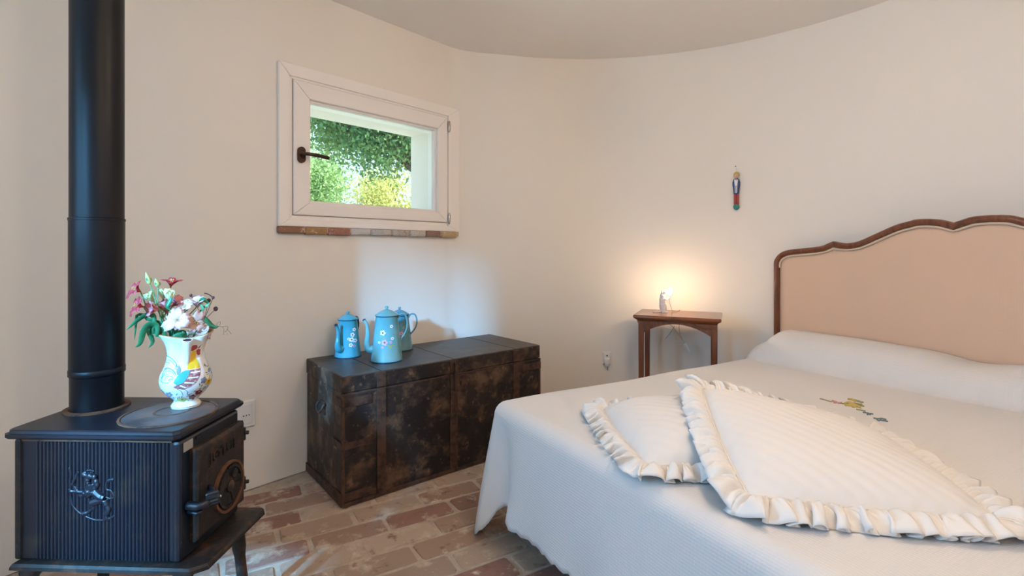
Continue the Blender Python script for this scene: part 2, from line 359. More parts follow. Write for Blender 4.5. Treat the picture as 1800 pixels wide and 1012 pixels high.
wleft = mb.build('wall_left', M['plaster']); bm = bmesh.new(); bm.from_mesh(wleft.data); bmesh.ops.remove_doubles(bm, verts=bm.verts, dist=1e-5); bmesh.ops.recalc_face_normals(bm, faces=bm.faces); bm.to_mesh(wleft.data); bm.free()
tag(wleft, 'flat cream plaster wall around the small window', kind='structure')
# floor and ceiling slabs
outline = far+right[1:]+rear[1:]+leftb+leftc
def slab(name, line, z0, z1, m):
    n = len(line); o = mesh_obj(name, [p+Vector((0, 0, z0)) for p in line]+[p+Vector((0, 0, z1)) for p in line],
        [tuple(range(n)), tuple(range(2*n-1, n-1, -1))]+[(i, (i+1) % n, n+(i+1) % n, n+i) for i in range(n)], m)
    o['kind'] = 'structure'; return o
def grow(line, d):
    n = len(line); out = []
    for i in range(n):
        t = (line[(i+1) % n]-line[i-1]).normalized(); out.append(line[i]+Vector((-t.y, t.x, 0))*d)
    return out
gl = grow(outline, 0.15)
BR_TOP = 0.0
floor = slab('floor', gl, -0.12, -0.0045, M['mortar']); floor['label'] = 'old brick floor with wide mortar joints'
tag(slab('ceiling', gl, CEIL, CEIL+0.15, M['ceil']), 'flat cream plaster ceiling')
def inside(p, line=outline):
    c = False; n = len(line)
    for i in range(n):
        a, b = line[i], line[i-1]
        if (a.y > p.y) != (b.y > p.y) and p.x < (b.x-a.x)*(p.y-a.y)/(b.y-a.y)+a.x: c = not c
    return c
BL = Vector((0.864, 0.503, 0)).normalized(); BW = Vector((BL.y, -BL.x, 0))     # bed / brick course directions
# bricks: three shared meshes
PL, PW = 0.285, 0.121
def brick_mesh(i):
    rnd = random.Random(i); m_ = MB(); lx, ly = PL/2-0.0085, PW/2-0.0085
    # irregular rounded outline with a chamfered, slightly uneven top
    pts = []
    for cx, cy, a in ((lx, ly, 0), (-lx, ly, 90), (-lx, -ly, 180), (lx, -ly, 270)):
        for q in (15, 75):
            an = math.radians(a+q); r = 0.012
            pts.append((cx-math.copysign(r, cx)+r*math.cos(an)+rnd.uniform(-.003, .003), cy-math.copysign(r, cy)+r*math.sin(an)+rnd.uniform(-.003, .003)))
    n = len(pts)
    V = [(x, y, -0.03) for x, y in pts]+[(x, y, -0.004) for x, y in pts]+[(x*0.985, y*0.965, rnd.uniform(-.0012, .001)) for x, y in pts]
    Fc = [(r*n+k, r*n+(k+1) % n, (r+1)*n+(k+1) % n, (r+1)*n+k) for r in (0, 1) for k in range(n)]+[tuple(2*n+k for k in range(n))]
    me = bpy.data.meshes.new('brick'); me.from_pydata(V, [], Fc); me.update(); me.materials.append(M['brick'])
    return me
bms = [brick_mesh(i) for i in range(6)]
org = Vector((-0.568, 1.904, 0))+BW*(PW/2-0.009)+BL*(PL/2-0.009)
cells = []
for j in range(-34, 34):
    for i in range(-16, 16):
        c = org+BL*(PL*(i+(0.5 if j % 2 else 0.0)+0.08*math.sin(j*2.3)))+BW*(PW*j)
        if all(inside(c+BL*a+BW*b) for a in (-.1, .1) for b in (-.04, .04)): cells.append(c)
def vis_rank(c):
    # what the picture shows of the floor: near cells in front of the trunk and beside the stove
    x = 900+F*c.x/c.y if c.y > 0.3 else 9999
    y = HZ+F*CAMH/c.y if c.y > 0.3 else 9999
    inb = (c-(Vector((-.089, 1.977, 0)))).dot(BL) > 0.25
    return (0 if (-200 < x < 1150 and y < 1500 and not inb) else 1, c.length)
cells.sort(key=vis_rank)
for c in cells[:300]:
    o = bpy.data.objects.new('brick', random.choice(bms)); link(o, floor)
    o.location = (c.x, c.y, random.uniform(-0.002, 0.001)); o.rotation_euler = (random.uniform(-.008, .008), random.uniform(-.006, .006), math.atan2(BL.y, BL.x)+random.uniform(-.012, .012)+random.choice((0, PI)))
mb = MB()
for c in cells[300:]:
    me = random.choice(bms); R = Matrix.Translation(c) @ Matrix.Rotation(math.atan2(BL.y, BL.x), 4, 'Z')
    mb.add([R @ v.co for v in me.vertices], [tuple(p.vertices) for p in me.polygons])
if mb.v: mb.build('bricks', M['brick'], floor)['kind'] = 'stuff'
# edge filler: thin mortar cove hides the gap at the wall (the slab itself shows there)

# ---------------- window
win = empty('window_1', wl_pt((HS0+HS1)/2, HZ0)); win['kind'] = 'structure'; tag(win, 'small white wooden casement window with brick sill')
bpy.context.view_layer.update()
WI = win.matrix_world.inverted()
def wprism(name, poly, d0, d1, m, bev=0.0, parent=win):
    b = MB().prism(poly, lambda s, z, d: wl_pt(s, z, d), d0, d1); b.xf(WI)
    o = b.build(name, m, parent)
    if bev:
        md = o.modifiers.new('bevel', 'BEVEL'); md.width = bev; md.segments = 2
    return o
def rect(s0, s1, z0, z1): return [(s0, z0), (s1, z0), (s1, z1), (s0, z1)]
def frame4(name, o, i, d0, d1, m, bev, parent=win):
    """four mitred members between outer rect o and inner rect i (s0,s1,z0,z1)"""
    A = [(o[0], o[2]), (o[1], o[2]), (o[1], o[3]), (o[0], o[3])]; B = [(i[0], i[2]), (i[1], i[2]), (i[1], i[3]), (i[0], i[3])]
    return [wprism(name, [A[k], A[(k+1) % 4], B[(k+1) % 4], B[k]], d0, d1, m, bev, parent) for k in range(4)]
cs0, cz1 = px_wl(487, 107); cs1, _ = px_wl(804, 193); _, cz0 = px_wl(490, 397)
ci0, ciz1 = px_wl(509, 132, .02); ci1, _ = px_wl(789, 208, .02); ciz0 = cz0+0.034
CAS = (cs0, cs1, cz0, cz1); CIN = (ci0, ci1-0.004, ciz0, ciz1)
frame4('casing', CAS, CIN, 0.0, 0.022, M['white_wood'], 0.003)
so0, soz1 = px_wl(516, 139, .02); so1, _ = px_wl(786, 212, .02); _, soz0 = px_wl(517, 377, .02)
gi0, giz1 = px_wl(545, 181); gi1, _ = px_wl(763, 232); _, giz0 = px_wl(545, 353)
FR = (ci0-0.002, ci1-0.002, ciz0-0.002, ciz1+0.002)
frame4('fixed_frame', FR, (so0-0.003, so1+0.003, soz0-0.003, soz1+0.003), -0.05, 0.012, M['white_wood'], 0.002)
frame4('outer_frame', (HS0+0.0005, HS1-0.0005, HZ0+0.0005, HZ1-0.0005), (HS0+0.03, HS1-0.006, HZ0+0.02, HZ1-0.006), -0.115, -0.052, M['white_wood'], 0.002)
sash = empty('sash'); sash.parent = win
frame4('sash_rail', (so0, so1, soz0, soz1), (gi0-0.012, gi1+0.012, giz0-0.012, giz1+0.012), -0.045, 0.024, M['white_wood'], 0.005, sash)
frame4('glazing_bead', (gi0-0.013, gi1+0.013, giz0-0.013, giz1+0.013), (gi0, gi1, giz0, giz1), -0.03, 0.006, M['white_wood'], 0.004, sash)
wprism('pane', rect(gi0-0.01, gi1+0.01, giz0-0.01, giz1+0.01), -0.024, -0.020, M['glass'], 0, sash)
# handle
hs, hz_ = px_wl(530, 272, .03)
rose = MB().prism([(hs+0.019*math.cos(a)*1.0, hz_+0.019*math.sin(a)+(0.02 if math.sin(a) > 0 else -0.02)) for a in [2*PI*k/24 for k in range(24)]], lambda s, z, d: wl_pt(s, z, d), 0.024, 0.036)
lever = MB().tube(bez([wl_pt(hs, hz_, 0.03), wl_pt(hs, hz_, 0.062), wl_pt(hs+0.012, hz_, 0.075), wl_pt(hs+0.06, hz_-0.001, 0.075), wl_pt(hs+0.118, hz_-0.006, 0.073)], 24), [0.008]*8+[0.0085]*8+[0.0095]*9, 10)
ho = rose.xf(WI).build('handle', M['bronze'], sash, auto=40); tag(ho, 'dark bronze window handle')
lever.xf(WI).build('lever', M['bronze'], sash, smooth=True)
for zc in (px_wl(787, 222, .03)[1], px_wl(787, 384, .03)[1]):
    h = MB().tube([wl_pt(so1+0.008, zc-0.035, 0.03), wl_pt(so1+0.008, zc-0.03, 0.03), wl_pt(so1+0.008, zc+0.03, 0.03), wl_pt(so1+0.008, zc+0.035, 0.03)], [0.004, 0.0075, 0.0075, 0.004], 10)
    h.prism(rect(so1+0.008, so1+0.024, zc-0.022, zc+0.022), lambda s, z, d: wl_pt(s, z, d), 0.023, 0.026)
    h.xf(WI).build('hinge', M['chrome'], win, auto=40)
SBM = [mat('sill_brick_%s' % c, lin(c), 0.9, noise_col=[(lin('8a6a52'), 45, 0.55, 0.72), (lin('d8cec0'), 30, 0.58, 0.72)], bump=('noise', 60, 0.6, 0.006), spec=0.2) for c in ('96705a', 'a8845e', 'a9786a', 'c8c2bc', 'bcb4ac', 'b4aaa0', 'c6bcb2', '947a70', 'bda482')]  # brick tones; the paler right-hand ones also have the daylight patch painted in
# brick sill
sb = [490, 537, 577, 617, 653, 690, 721, 749, 776, 804]
for k in range(9):
    sa = px_wl(sb[k]+1, 402, .03)[0]; se = px_wl(sb[k+1]-1, 402, .03)[0]; rnd = random.Random(k+40)
    b = MB().box(sa, se, -0.01, 0.030+rnd.uniform(-.004, .005), cz0-0.036+rnd.uniform(-.004, .003), cz0-0.001, 0.006)
    for v in b.v: v += Vector((0, 0, 0)) + noise.noise_vector(Vector((v.x*30, v.y*30, v.z*30+k)))*0.002
    b.v = [wl_pt(v.x, v.z, v.y) for v in b.v]
    b.xf(WI).build('sill_brick', SBM[k], win, smooth=True)
# grout between them
wprism('sill_joint', rect(cs0+0.01, cs1-0.01, cz0-0.030, cz0-0.001), -0.005, 0.022, M['mortar'])
# ---------------- added door opening behind the camera, shaped to trim the lamp's beam
door = empty('added_door', tuple((DOOR_A+DOOR_B)/2)); door['kind'] = 'structure'; tag(door, 'added narrow door opening with white frame, trimming the daylight beam')
bpy.context.view_layer.update(); DI = door.matrix_world.inverted()
dd = (DOOR_B-DOOR_A).normalized(); dn = Vector((-dd.y, dd.x, 0))
for nm, a, b, z0, z1 in (('jamb', 0.0, 0.02, 0, DOOR_H-0.05), ('jamb', (DOOR_B-DOOR_A).length-0.02, (DOOR_B-DOOR_A).length, 0, DOOR_H-0.05), ('head', 0.0, (DOOR_B-DOOR_A).length, DOOR_H-0.05, DOOR_H)):
    q = MB().box(a, b, -0.16, -0.04, z0, z1, 0.004); q.v = [DOOR_A+dd*v.x+dn*v.y+Vector((0, 0, v.z)) for v in q.v]
    q.xf(DI).build(nm, M['white_wood'], door)
win2 = empty('window_2', tuple((WIN_A+WIN_B)/2+Vector((0, 0, 0.95)))); win2['kind'] = 'structure'; tag(win2, 'white framed side window')
wd2 = (WIN_B-WIN_A).normalized(); wn2 = Vector((-wd2.y, wd2.x, 0)); wl2 = (WIN_A-WIN_B).length
for nm, a, b, z0, z1 in (('stile', 0, 0.05, 0.05, 0.95), ('stile', wl2-0.05, wl2, 0.05, 0.95), ('mullion', wl2/2-0.02, wl2/2+0.02, 0.05, 0.95), ('rail', 0, wl2, 0, 0.05), ('rail', 0, wl2, 0.95, 1.0)):
    q = MB().box(a-wl2/2, b-wl2/2, 0.08, 0.16, z0, z1, 0.003); q.v = [wd2*v.x+wn2*v.y+Vector((0, 0, v.z)) for v in q.v]; q.build(nm, M['white_wood'], win2)
# ---------------- ceiling lamp above the bed foot (out of view; it lights the room)
for lx_, ly_, ll_ in ((0.62, 1.30, 'white glass globe pendant hanging above the foot of the bed'), (0.60, 0.12, 'white glass globe pendant hanging beside the bed, near the door')):
    lamp = empty('pendant_lamp', (lx_, ly_, CEIL)); tag(lamp, ll_, 'lamp', 'globe pendants')
    MB().lathe([(0.0, 0), (0.055, 0), (0.055, -0.012), (0.03, -0.028), (0, -0.03)], 24).build('canopy', M['resin'], lamp, auto=40)
    MB().tube([(0, 0, -0.02), (0, 0, -0.27)], 0.004, 8).build('cord', M['cord'], lamp)
    MB().lathe([(0, -0.26), (0.03, -0.262), (0.034, -0.30), (0, -0.30)], 20).build('socket', M['resin'], lamp, auto=40)
    MB().ball((0, 0, -0.385), 0.095, 24, 14).build('globe', M['globe'], lamp, smooth=True)

# ================================================================== STOVE
SU = Vector((0.458, -0.014, 0)).normalized(); SV = Vector((-SU.y, SU.x, 0))
stove = empty('wood_stove', (-0.835, 1.262, 0), math.atan2(SU.y, SU.x))     # local: x to the right (door side at x=0), y away, top at .64
tag(stove, 'black cast iron wood stove with ribbed side and lion emblem', 'stove')
ST, SB = 0.640, 0.300; SLN, SWD = 0.458, 0.304
def bevel_mod(o, w, seg=2):
    md = o.modifiers.new('bevel', 'BEVEL'); md.width = w; md.segments = seg; md.limit_method = 'ANGLE'; return o
# top plate with a moulded edge
def moulded_plate(x0, x1, y0, y1, rings, cut=0.012):
    b = MB(); V = []
    for off, z in rings:
        X0, X1, Y0, Y1 = x0+off, x1-off, y0+off, y1-off; c = cut
        V += [(X0+c, Y0, z), (X1-c, Y0, z), (X1, Y0+c, z), (X1, Y1-c, z), (X1-c, Y1, z), (X0+c, Y1, z), (X0, Y1-c, z), (X0, Y0+c, z)]
    n = 8; m_ = len(rings)
    Fc = [(r*n+k, r*n+(k+1) % n, (r+1)*n+(k+1) % n, (r+1)*n+k) for r in range(m_-1) for k in range(n)]
    Fc += [tuple(range(n-1, -1, -1)), tuple((m_-1)*n+k for k in range(n))]
    return b.add(V, Fc)
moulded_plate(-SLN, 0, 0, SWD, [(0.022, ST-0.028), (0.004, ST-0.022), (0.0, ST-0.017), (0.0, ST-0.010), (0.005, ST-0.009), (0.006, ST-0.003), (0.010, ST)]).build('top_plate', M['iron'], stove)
# the rusty seam under the top plate and the inner body core
MB().box(-SLN+0.034, -0.034, 0.034, SWD-0.034, SB-0.005, ST-0.024).build('firebox', M['rust'], stove)
x0, x1 = -SLN+0.024, -0.026
# ribbed long side (towards the room) and the far one
def rib_side(y, sgn):
    b = MB(); n = 36; xs = []; flat0 = 0.045
    prof = [(x0, 0.0), (x0+flat0-0.004, 0.0)]
    w = (x1-0.012-(x0+flat0))/n
    for i in range(n):
        a = x0+flat0+i*w
        for t, d in ((0.0, -0.0022), (0.14, 0.0), (0.30, 0.0018), (0.5, 0.0024), (0.70, 0.0018), (0.86, 0.0)): prof.append((a+t*w, d))
    prof += [(x1-0.012, -0.0022), (x1-0.010, 0.0), (x1, 0.0)]
    z0_, z1_ = SB+0.006, ST-0.034
    V = []
    for x, d in prof:
        V += [(x, y-sgn*d, z0_), (x, y-sgn*d, z1_), (x, y+sgn*0.012, z1_), (x, y+sgn*0.012, z0_)]
    Fc = [(i*4+k, (i+1)*4+k, (i+1)*4+(k+1) % 4, i*4+(k+1) % 4) for i in range(len(prof)-1) for k in range(4)]
    Fc += [(0, 1, 2, 3), tuple(4*(len(prof)-1)+k for k in (3, 2, 1, 0))]
    b.add(V, Fc); return b
MB().box(x0+0.004, x1-0.004, 0.0205, 0.030, ST-0.033, ST-0.0285).build('rust_seam', M['rust'], stove)
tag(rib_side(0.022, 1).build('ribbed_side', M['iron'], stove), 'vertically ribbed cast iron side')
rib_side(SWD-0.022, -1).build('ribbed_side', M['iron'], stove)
bevel_mod(MB().box(-SLN+0.018, -SLN+0.036, 0.016, SWD-0.016, SB+0.004, ST-0.027).build('back_plate', M['iron_rust'], stove), 0.006)
# lion emblem in relief on the ribbed side; pixel tracing -> local x,z
emb = empty('lion_emblem'); emb.parent = stove
def ex(px, py):            # crop pixel (1369x1012 of [90,790,320,960]) -> local x,z on the side panel
    X = 90+px*230/1369; Y = 790+py*170/1012
    d = 1.262+0.02; return Vector(((X-900)/F*d+0.835-0.010, 0.0, CAMH-(Y-HZ)/F*d))
def relief(pts, r, n=8):
    P = [ex(*p)+Vector((0, 0.0215, 0)) for p in pts]; P = bez(P, 6*len(P))
    rr = r if not isinstance(r, (list, tuple)) else [r[min(len(r)-1, int(i/len(P)*len(r)))] for i in range(len(P))]
    b = MB().tube(P, rr, n); return b
def remesh(o, v):
    md = o.modifiers.new('remesh', 'REMESH'); md.mode = 'VOXEL'; md.voxel_size = v; md.use_smooth_shade = True; return o
lb = MB()
def addm(b): lb.add(b.v, b.f)
addm(relief([(440, 360), (430, 430), (400, 470), (360, 460)], [0.012, 0.014, 0.010]))           # mane and chest
for q in ((420, 290), (470, 300), (490, 350), (480, 410), (450, 430), (500, 380), (400, 330)): lb.ball(ex(*q)+Vector((0, 0.019, 0)), (0.0075, 0.006, 0.0085), 8, 6)
addm(relief([(380, 290), (350, 270), (330, 290)], [0.007, 0.006, 0.004]))                       # muzzle
addm(relief([(440, 240), (400, 235), (350, 255)], 0.003))                                       # crown
for q in ((400, 228), (430, 225), (460, 235)): lb.ball(ex(*q)+Vector((0, 0.019, 0)), 0.0035, 6, 5)
addm(relief([(470, 450), (530, 500), (580, 520)], [0.011, 0.011, 0.010]))                       # body
addm(relief([(440, 455), (340, 460), (250, 455), (205, 450)], [0.008, 0.006, 0.005, 0.006]))    # foreleg
addm(relief([(205, 450), (185, 430)], 0.003)); addm(relief([(205, 450), (190, 465)], 0.003)); addm(relief([(215, 455), (205, 475)], 0.003))
addm(relief([(400, 470), (330, 500), (300, 470), (250, 400)], [0.006, 0.005, 0.004]))
addm(relief([(570, 530), (470, 560), (430, 590), (460, 620), (400, 670), (340, 690)], [0.010, 0.010, 0.008, 0.006, 0.005, 0.006]))   # hind leg
addm(relief([(580, 540), (600, 590), (620, 640), (595, 690), (600, 735), (570, 745)], [0.009, 0.008, 0.008, 0.006, 0.005]))
addm(relief([(590, 510), (640, 525), (675, 500), (640, 440), (600, 430), (595, 370), (620, 335), (680, 320)], [0.003, 0.003, 0.0035, 0.005]))    # tail
addm(relief([(205, 480), (230, 600), (320, 690), (430, 740), (520, 755), (610, 745), (690, 700)], 0.0032))  # curved axe shaft
addm(relief([(300, 240), (260, 310), (225, 390)], 0.004)); addm(relief([(195, 200), (210, 280), (200, 350)], 0.004))
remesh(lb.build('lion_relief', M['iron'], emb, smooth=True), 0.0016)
# front casting (door side)
front = MB(); front.box(-0.026, -0.004, 0.012, SWD-0.030, SB+0.004, ST-0.027)
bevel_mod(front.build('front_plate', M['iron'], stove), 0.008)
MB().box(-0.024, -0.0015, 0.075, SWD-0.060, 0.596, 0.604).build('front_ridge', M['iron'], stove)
# base plate with the ash lip
def lip():
    b = MB(); o = [(-SLN+0.022, 0.0), (0.034, -0.006), (0.066, 0.020), (0.070, SWD-0.018), (0.060, SWD-0.002), (-SLN+0.022, SWD)]
    cx, cy = -0.2, SWD/2
    def ring(k, z): return [(cx+(x-cx)*(1-k), cy+(y-cy)*(1-k*1.6), z) for x, y in o]
    V = ring(0.05, SB-0.020)+ring(0.0, SB-0.012)+ring(0.004, SB-0.004)+ring(0.02, SB+0.002)
    n = 6; Fc = [(r*n+k, r*n+(k+1) % n, (r+1)*n+(k+1) % n, (r+1)*n+k) for r in range(3) for k in range(n)]+[tuple(range(n-1, -1, -1)), tuple(3*n+k for k in range(n))]
    return b.add(V, Fc)
lip().build('base_plate', M['iron_rust'], stove)
for (lx, ly, sx, sy) in ((-0.01, 0.035, 1, -1), (-0.01, SWD-0.04, 1, 1), (-SLN+0.05, 0.035, -1, -1), (-SLN+0.05, SWD-0.04, -1, 1)):
    MB().tube(bez([(lx, ly, SB-0.015), (lx+sx*0.006, ly+sy*0.004, SB-0.06), (lx+sx*0.016, ly+sy*0.008, 0.12), (lx+sx*0.026, ly+sy*0.014, 0.03), (lx+sx*0.034, ly+sy*0.018, 0.0)], 20), [0.024]*4+[0.019]*4+[0.015]*5+[0.012]*4+[0.014]*4, 10).build('leg', M['iron_rust'], stove, smooth=True)
# door on hinges
sdoor = empty('fire_door'); sdoor.parent = stove
DX = 0.018; DY0, DY1, DZ0, DZ1 = 0.050, SWD-0.034, 0.338, 0.580
b = MB(); rings = [(0.0, -0.004), (0.0, DX-0.007), (0.006, DX-0.001), (0.010, DX)]
V = []
for off, x in rings:
    V += [(x, DY0+off, DZ0+off), (x, DY1-off, DZ0+off), (x, DY1-off, DZ1-off), (x, DY0+off, DZ1-off)]
b.add(V, [(r*4+k, r*4+(k+1) % 4, (r+1)*4+(k+1) % 4, (r+1)*4+k) for r in range(3) for k in range(4)]+[(0, 3, 2, 1), (12, 13, 14, 15)])
b.build('door_panel', M['iron_rust'], sdoor)
dcy, dcz, dr = 0.182, 0.423, 0.070
def ringd(r0, r1, xa, xb, n=40, a0_=0.0, a1_=2*PI):
    q = MB(); closed = abs(a1_-a0_-2*PI) < 1e-6; V = []; m_ = n if closed else n+1
    for k in range(m_):
        a = a0_+(a1_-a0_)*k/n; c_, s_ = math.cos(a), math.sin(a)
        V += [(xa, dcy+r0*c_, dcz+r0*s_), (xb, dcy+r0*c_*1.0, dcz+r0*s_), (xb, dcy+r1*c_, dcz+r1*s_), (xa, dcy+r1*c_, dcz+r1*s_)]
    Fc = [(i*4+k, ((i+1) % m_)*4+k, ((i+1) % m_)*4+(k+1) % 4, i*4+(k+1) % 4) for i in range(n) for k in range(4)]
    if not closed: Fc += [(0, 1, 2, 3), tuple(4*(m_-1)+k for k in (3, 2, 1, 0))]
    return q.add(V, Fc)
MB().add(*(lambda q: (q.v, q.f))(ringd(dr-0.006, dr, DX-0.002, DX+0.008))).build('vent_rim', M['rust'], sdoor, auto=40)
ringd(0.0, dr-0.006, DX-0.002, DX+0.003).build('vent_disc', M['iron_rust'], sdoor, auto=40)
ringd(0.026, 0.054, DX+0.002, DX+0.0036, 16, 0.35, 1.55).build('vent_opening', M['black'], sdoor)
ringd(0.026, 0.054, DX+0.002, DX+0.0036, 16, 0.35+PI, 1.55+PI).build('vent_opening', M['black'], sdoor)
ringd(0.052, 0.058, DX+0.002, DX+0.009, 18, 0.25, 1.75).build('vent_ridge', M['iron_rust'], sdoor)
ringd(0.052, 0.058, DX+0.002, DX+0.009, 18, 0.25+PI, 1.75+PI).build('vent_ridge', M['iron_rust'], sdoor)
# rotating shutter: two fan blades and a hub
sh = MB()
for a in (1.85, 1.85+PI):
    for q in [ringd(0.010, 0.050, DX+0.003, DX+0.007, 14, a, a+1.2)]: sh.add(q.v, q.f)
sh.lathe([(0.0, 0.0), (0.016, 0.0), (0.016, 0.006), (0.009, 0.012), (0, 0.014)], 16, (DX+0.003, dcy, dcz), axis=(1, 0, 0))
sh.lathe([(0.0, 0.0), (0.012, 0.0), (0.012, 0.008), (0, 0.01)], 14, (DX+0.003, dcy+0.018, dcz+0.030), axis=(1, 0, 0))
sh.build('air_shutter', M['iron_rust'], sdoor, auto=40)
# raised lettering on the door
def text_mesh(s, size, depth, name, m, parent, Mx):
    cu = bpy.data.curves.new(name, 'FONT'); cu.body = s; cu.size = size; cu.extrude = depth; cu.align_x = 'CENTER'; cu.align_y = 'CENTER'; cu.space_character = 1.15
    tmp = bpy.data.objects.new(name, cu); scene.collection.objects.link(tmp); bpy.context.view_layer.update()
    me = bpy.data.meshes.new_from_object(tmp); bpy.data.objects.remove(tmp); bpy.data.curves.remove(cu)
    me.transform(Mx); me.materials.clear(); me.materials.append(m); return link(bpy.data.objects.new(name, me), parent)
RX = Matrix(((0, 0, 1, 0), (1, 0, 0, 0), (0, 1, 0, 0), (0, 0, 0, 1)))           # text x->y, y->z, facing +x
text_mesh('J\u00d8TUL', 0.040, 0.0025, 'lettering', M['iron_rust'], sdoor, Matrix.Translation((DX+0.001, 0.160, 0.534)) @ RX)
# handle: bracket and ribbed knob
hb = MB(); hb.tube(bez([(0.0, 0.038, 0.440), (0.028, 0.034, 0.440), (0.042, 0.042, 0.442), (0.046, 0.060, 0.445)], 16), [0.011]*6+[0.010]*6+[0.008]*6, 10)
hb.tube([(0.0, 0.038, 0.424), (0.026, 0.034, 0.421), (0.036, 0.042, 0.424)], 0.005, 8)
hb.tube(bez([(0.044, 0.070, 0.450), (0.034, 0.085, 0.458), (0.020, 0.095, 0.462)], 10), 0.006, 8)
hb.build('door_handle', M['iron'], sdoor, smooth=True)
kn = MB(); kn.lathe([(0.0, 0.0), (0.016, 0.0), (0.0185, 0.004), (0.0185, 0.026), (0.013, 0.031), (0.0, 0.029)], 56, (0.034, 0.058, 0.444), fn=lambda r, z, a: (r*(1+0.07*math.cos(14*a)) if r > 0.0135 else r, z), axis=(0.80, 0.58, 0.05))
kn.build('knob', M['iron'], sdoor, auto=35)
MB().ball((0.0605, 0.077, 0.4455), (0.004, 0.004, 0.004), 8, 6).build('knob_screw', M['chrome'], sdoor, smooth=True)
for zc in (0.535, 0.385):
    hg = MB(); hg.tube([(0.004, (SWD-0.022)-0.002, zc-0.018), (0.004, (SWD-0.022)-0.002, zc+0.018)], 0.009, 10); hg.box(-0.012, 0.012, (SWD-0.022)-0.016, (SWD-0.022)-0.004, zc-0.012, zc+0.012, 0.002)
    hg.tube([(0.010, (SWD-0.022)-0.002, zc+0.004), (0.018, (SWD-0.022)+0.006, zc+0.002)], 0.006, 8)
    hg.build('hinge', M['iron_rust'], sdoor, auto=40)
MB().box(-0.004, -0.0028, 0.026, 0.062, 0.580, 0.604).build('sticker', M['sticker'], stove)['label'] = 'small grey sticker'
# cooking plate, flue ring and lid hook slot on the top
def disc(cx, cy, z, r, h, n=48, rim=0.003):
    return MB().lathe([(r, z-0.004), (r, z+h-rim*0.5), (r-rim, z+h), (0, z+h)], n, (cx, cy, 0))
MB().lathe([(0.112, ST-0.002), (0.118, ST-0.002), (0.118, ST+0.003), (0.112, ST+0.003), (0.112, ST-0.002)], 56, (-0.125, 0.146, 0)).build('plate_rim', M['rust'], stove, auto=40)
disc(-0.125, 0.146, ST, 0.110, 0.0028, 56).build('cook_plate', M['cookplate'], stove, auto=40)
MB().lathe([(0.040, ST+0.002), (0.046, ST+0.002), (0.046, ST+0.0036), (0.040, ST+0.0036), (0.040, ST+0.002)], 40, (-0.128, 0.160, 0)).build('lifter_groove', M['rust'], stove, auto=40)
MB().lathe([(0.064, ST-0.002), (0.078, ST-0.002), (0.078, ST+0.004), (0.064, ST+0.005), (0.064, ST-0.002)], 48, (-0.372, 0.190, 0)).build('flue_ring', M['rust'], stove, auto=40)
bpy.context.view_layer.update()
# flue pipe: stands in the ring, runs through the ceiling
fp = stove.matrix_world @ Vector((-0.372, 0.190, 0)); FRd = 0.0635
pipe = empty('flue_pipe', (fp.x, fp.y, ST+0.004)); tag(pipe, 'black steel flue pipe rising from stove to ceiling', 'pipe')
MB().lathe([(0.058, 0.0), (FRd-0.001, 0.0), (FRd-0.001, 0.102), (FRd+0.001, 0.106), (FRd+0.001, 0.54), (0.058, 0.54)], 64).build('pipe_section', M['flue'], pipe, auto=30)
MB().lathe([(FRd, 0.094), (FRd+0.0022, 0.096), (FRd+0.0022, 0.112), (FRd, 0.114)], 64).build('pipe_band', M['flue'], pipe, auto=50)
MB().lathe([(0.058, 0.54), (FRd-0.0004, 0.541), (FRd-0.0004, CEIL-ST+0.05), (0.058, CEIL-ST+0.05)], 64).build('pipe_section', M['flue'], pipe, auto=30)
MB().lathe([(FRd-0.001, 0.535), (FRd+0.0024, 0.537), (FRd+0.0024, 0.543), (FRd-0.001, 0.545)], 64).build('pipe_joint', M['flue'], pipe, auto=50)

# ================================================================== VASE
vc = at_z(327.3, 713.0, ST+0.003); VX, VY = vc.x, vc.y
vf = Vector((-VX, -VY, 0)).normalized(); vr = Vector((-vf.y, vf.x, 0))           # towards camera, image right
vase = empty('ceramic_jug', (VX, VY, ST+0.003)); tag(vase, 'white ceramic jug painted with a rooster and flowers, on the stove', 'vase')
VP = [(0.000, 0.0), (0.037, 0.0), (0.0385, 0.004), (0.0375, 0.010), (0.029, 0.016), (0.030, 0.023), (0.048, 0.039), (0.0625, 0.060), (0.0668, 0.0795), (0.0635, 0.098), (0.054, 0.117), (0.0480, 0.136), (0.0455, 0.154), (0.0475, 0.1725), (0.054, 0.191), (0.0635, 0.205), (0.067, 0.211)]
def vprof(z):
    for (ra, za), (rb, zb) in zip(VP, VP[1:]):
        if za <= z <= zb and zb > za:
            t = (z-za)/(zb-za); return ra+(rb-ra)*t
    return VP[-1][0]
fa = math.atan2(vf.y, vf.x)
def vshape(r, z, a):
    """pinched neck: a narrow spout towards the camera between two wide wings"""
    t = (a-fa-0.05+PI) % (2*PI)-PI
    k = min(1, max(0, (z-0.10)/0.11)); k = k*k*(3-2*k)
    pinch = math.exp(-(t/0.62)**4)
    return r*(1-0.33*k*pinch+0.04*k*math.sin(t)**2), z - k*0.004*math.exp(-(t/0.5)**2)-0.002*k*pinch + 0.004*k*math.cos(2*t-0.3)*-1
dense = []
for z in [i*0.211/70 for i in range(71)]:
    dense.append((vprof(z), z))
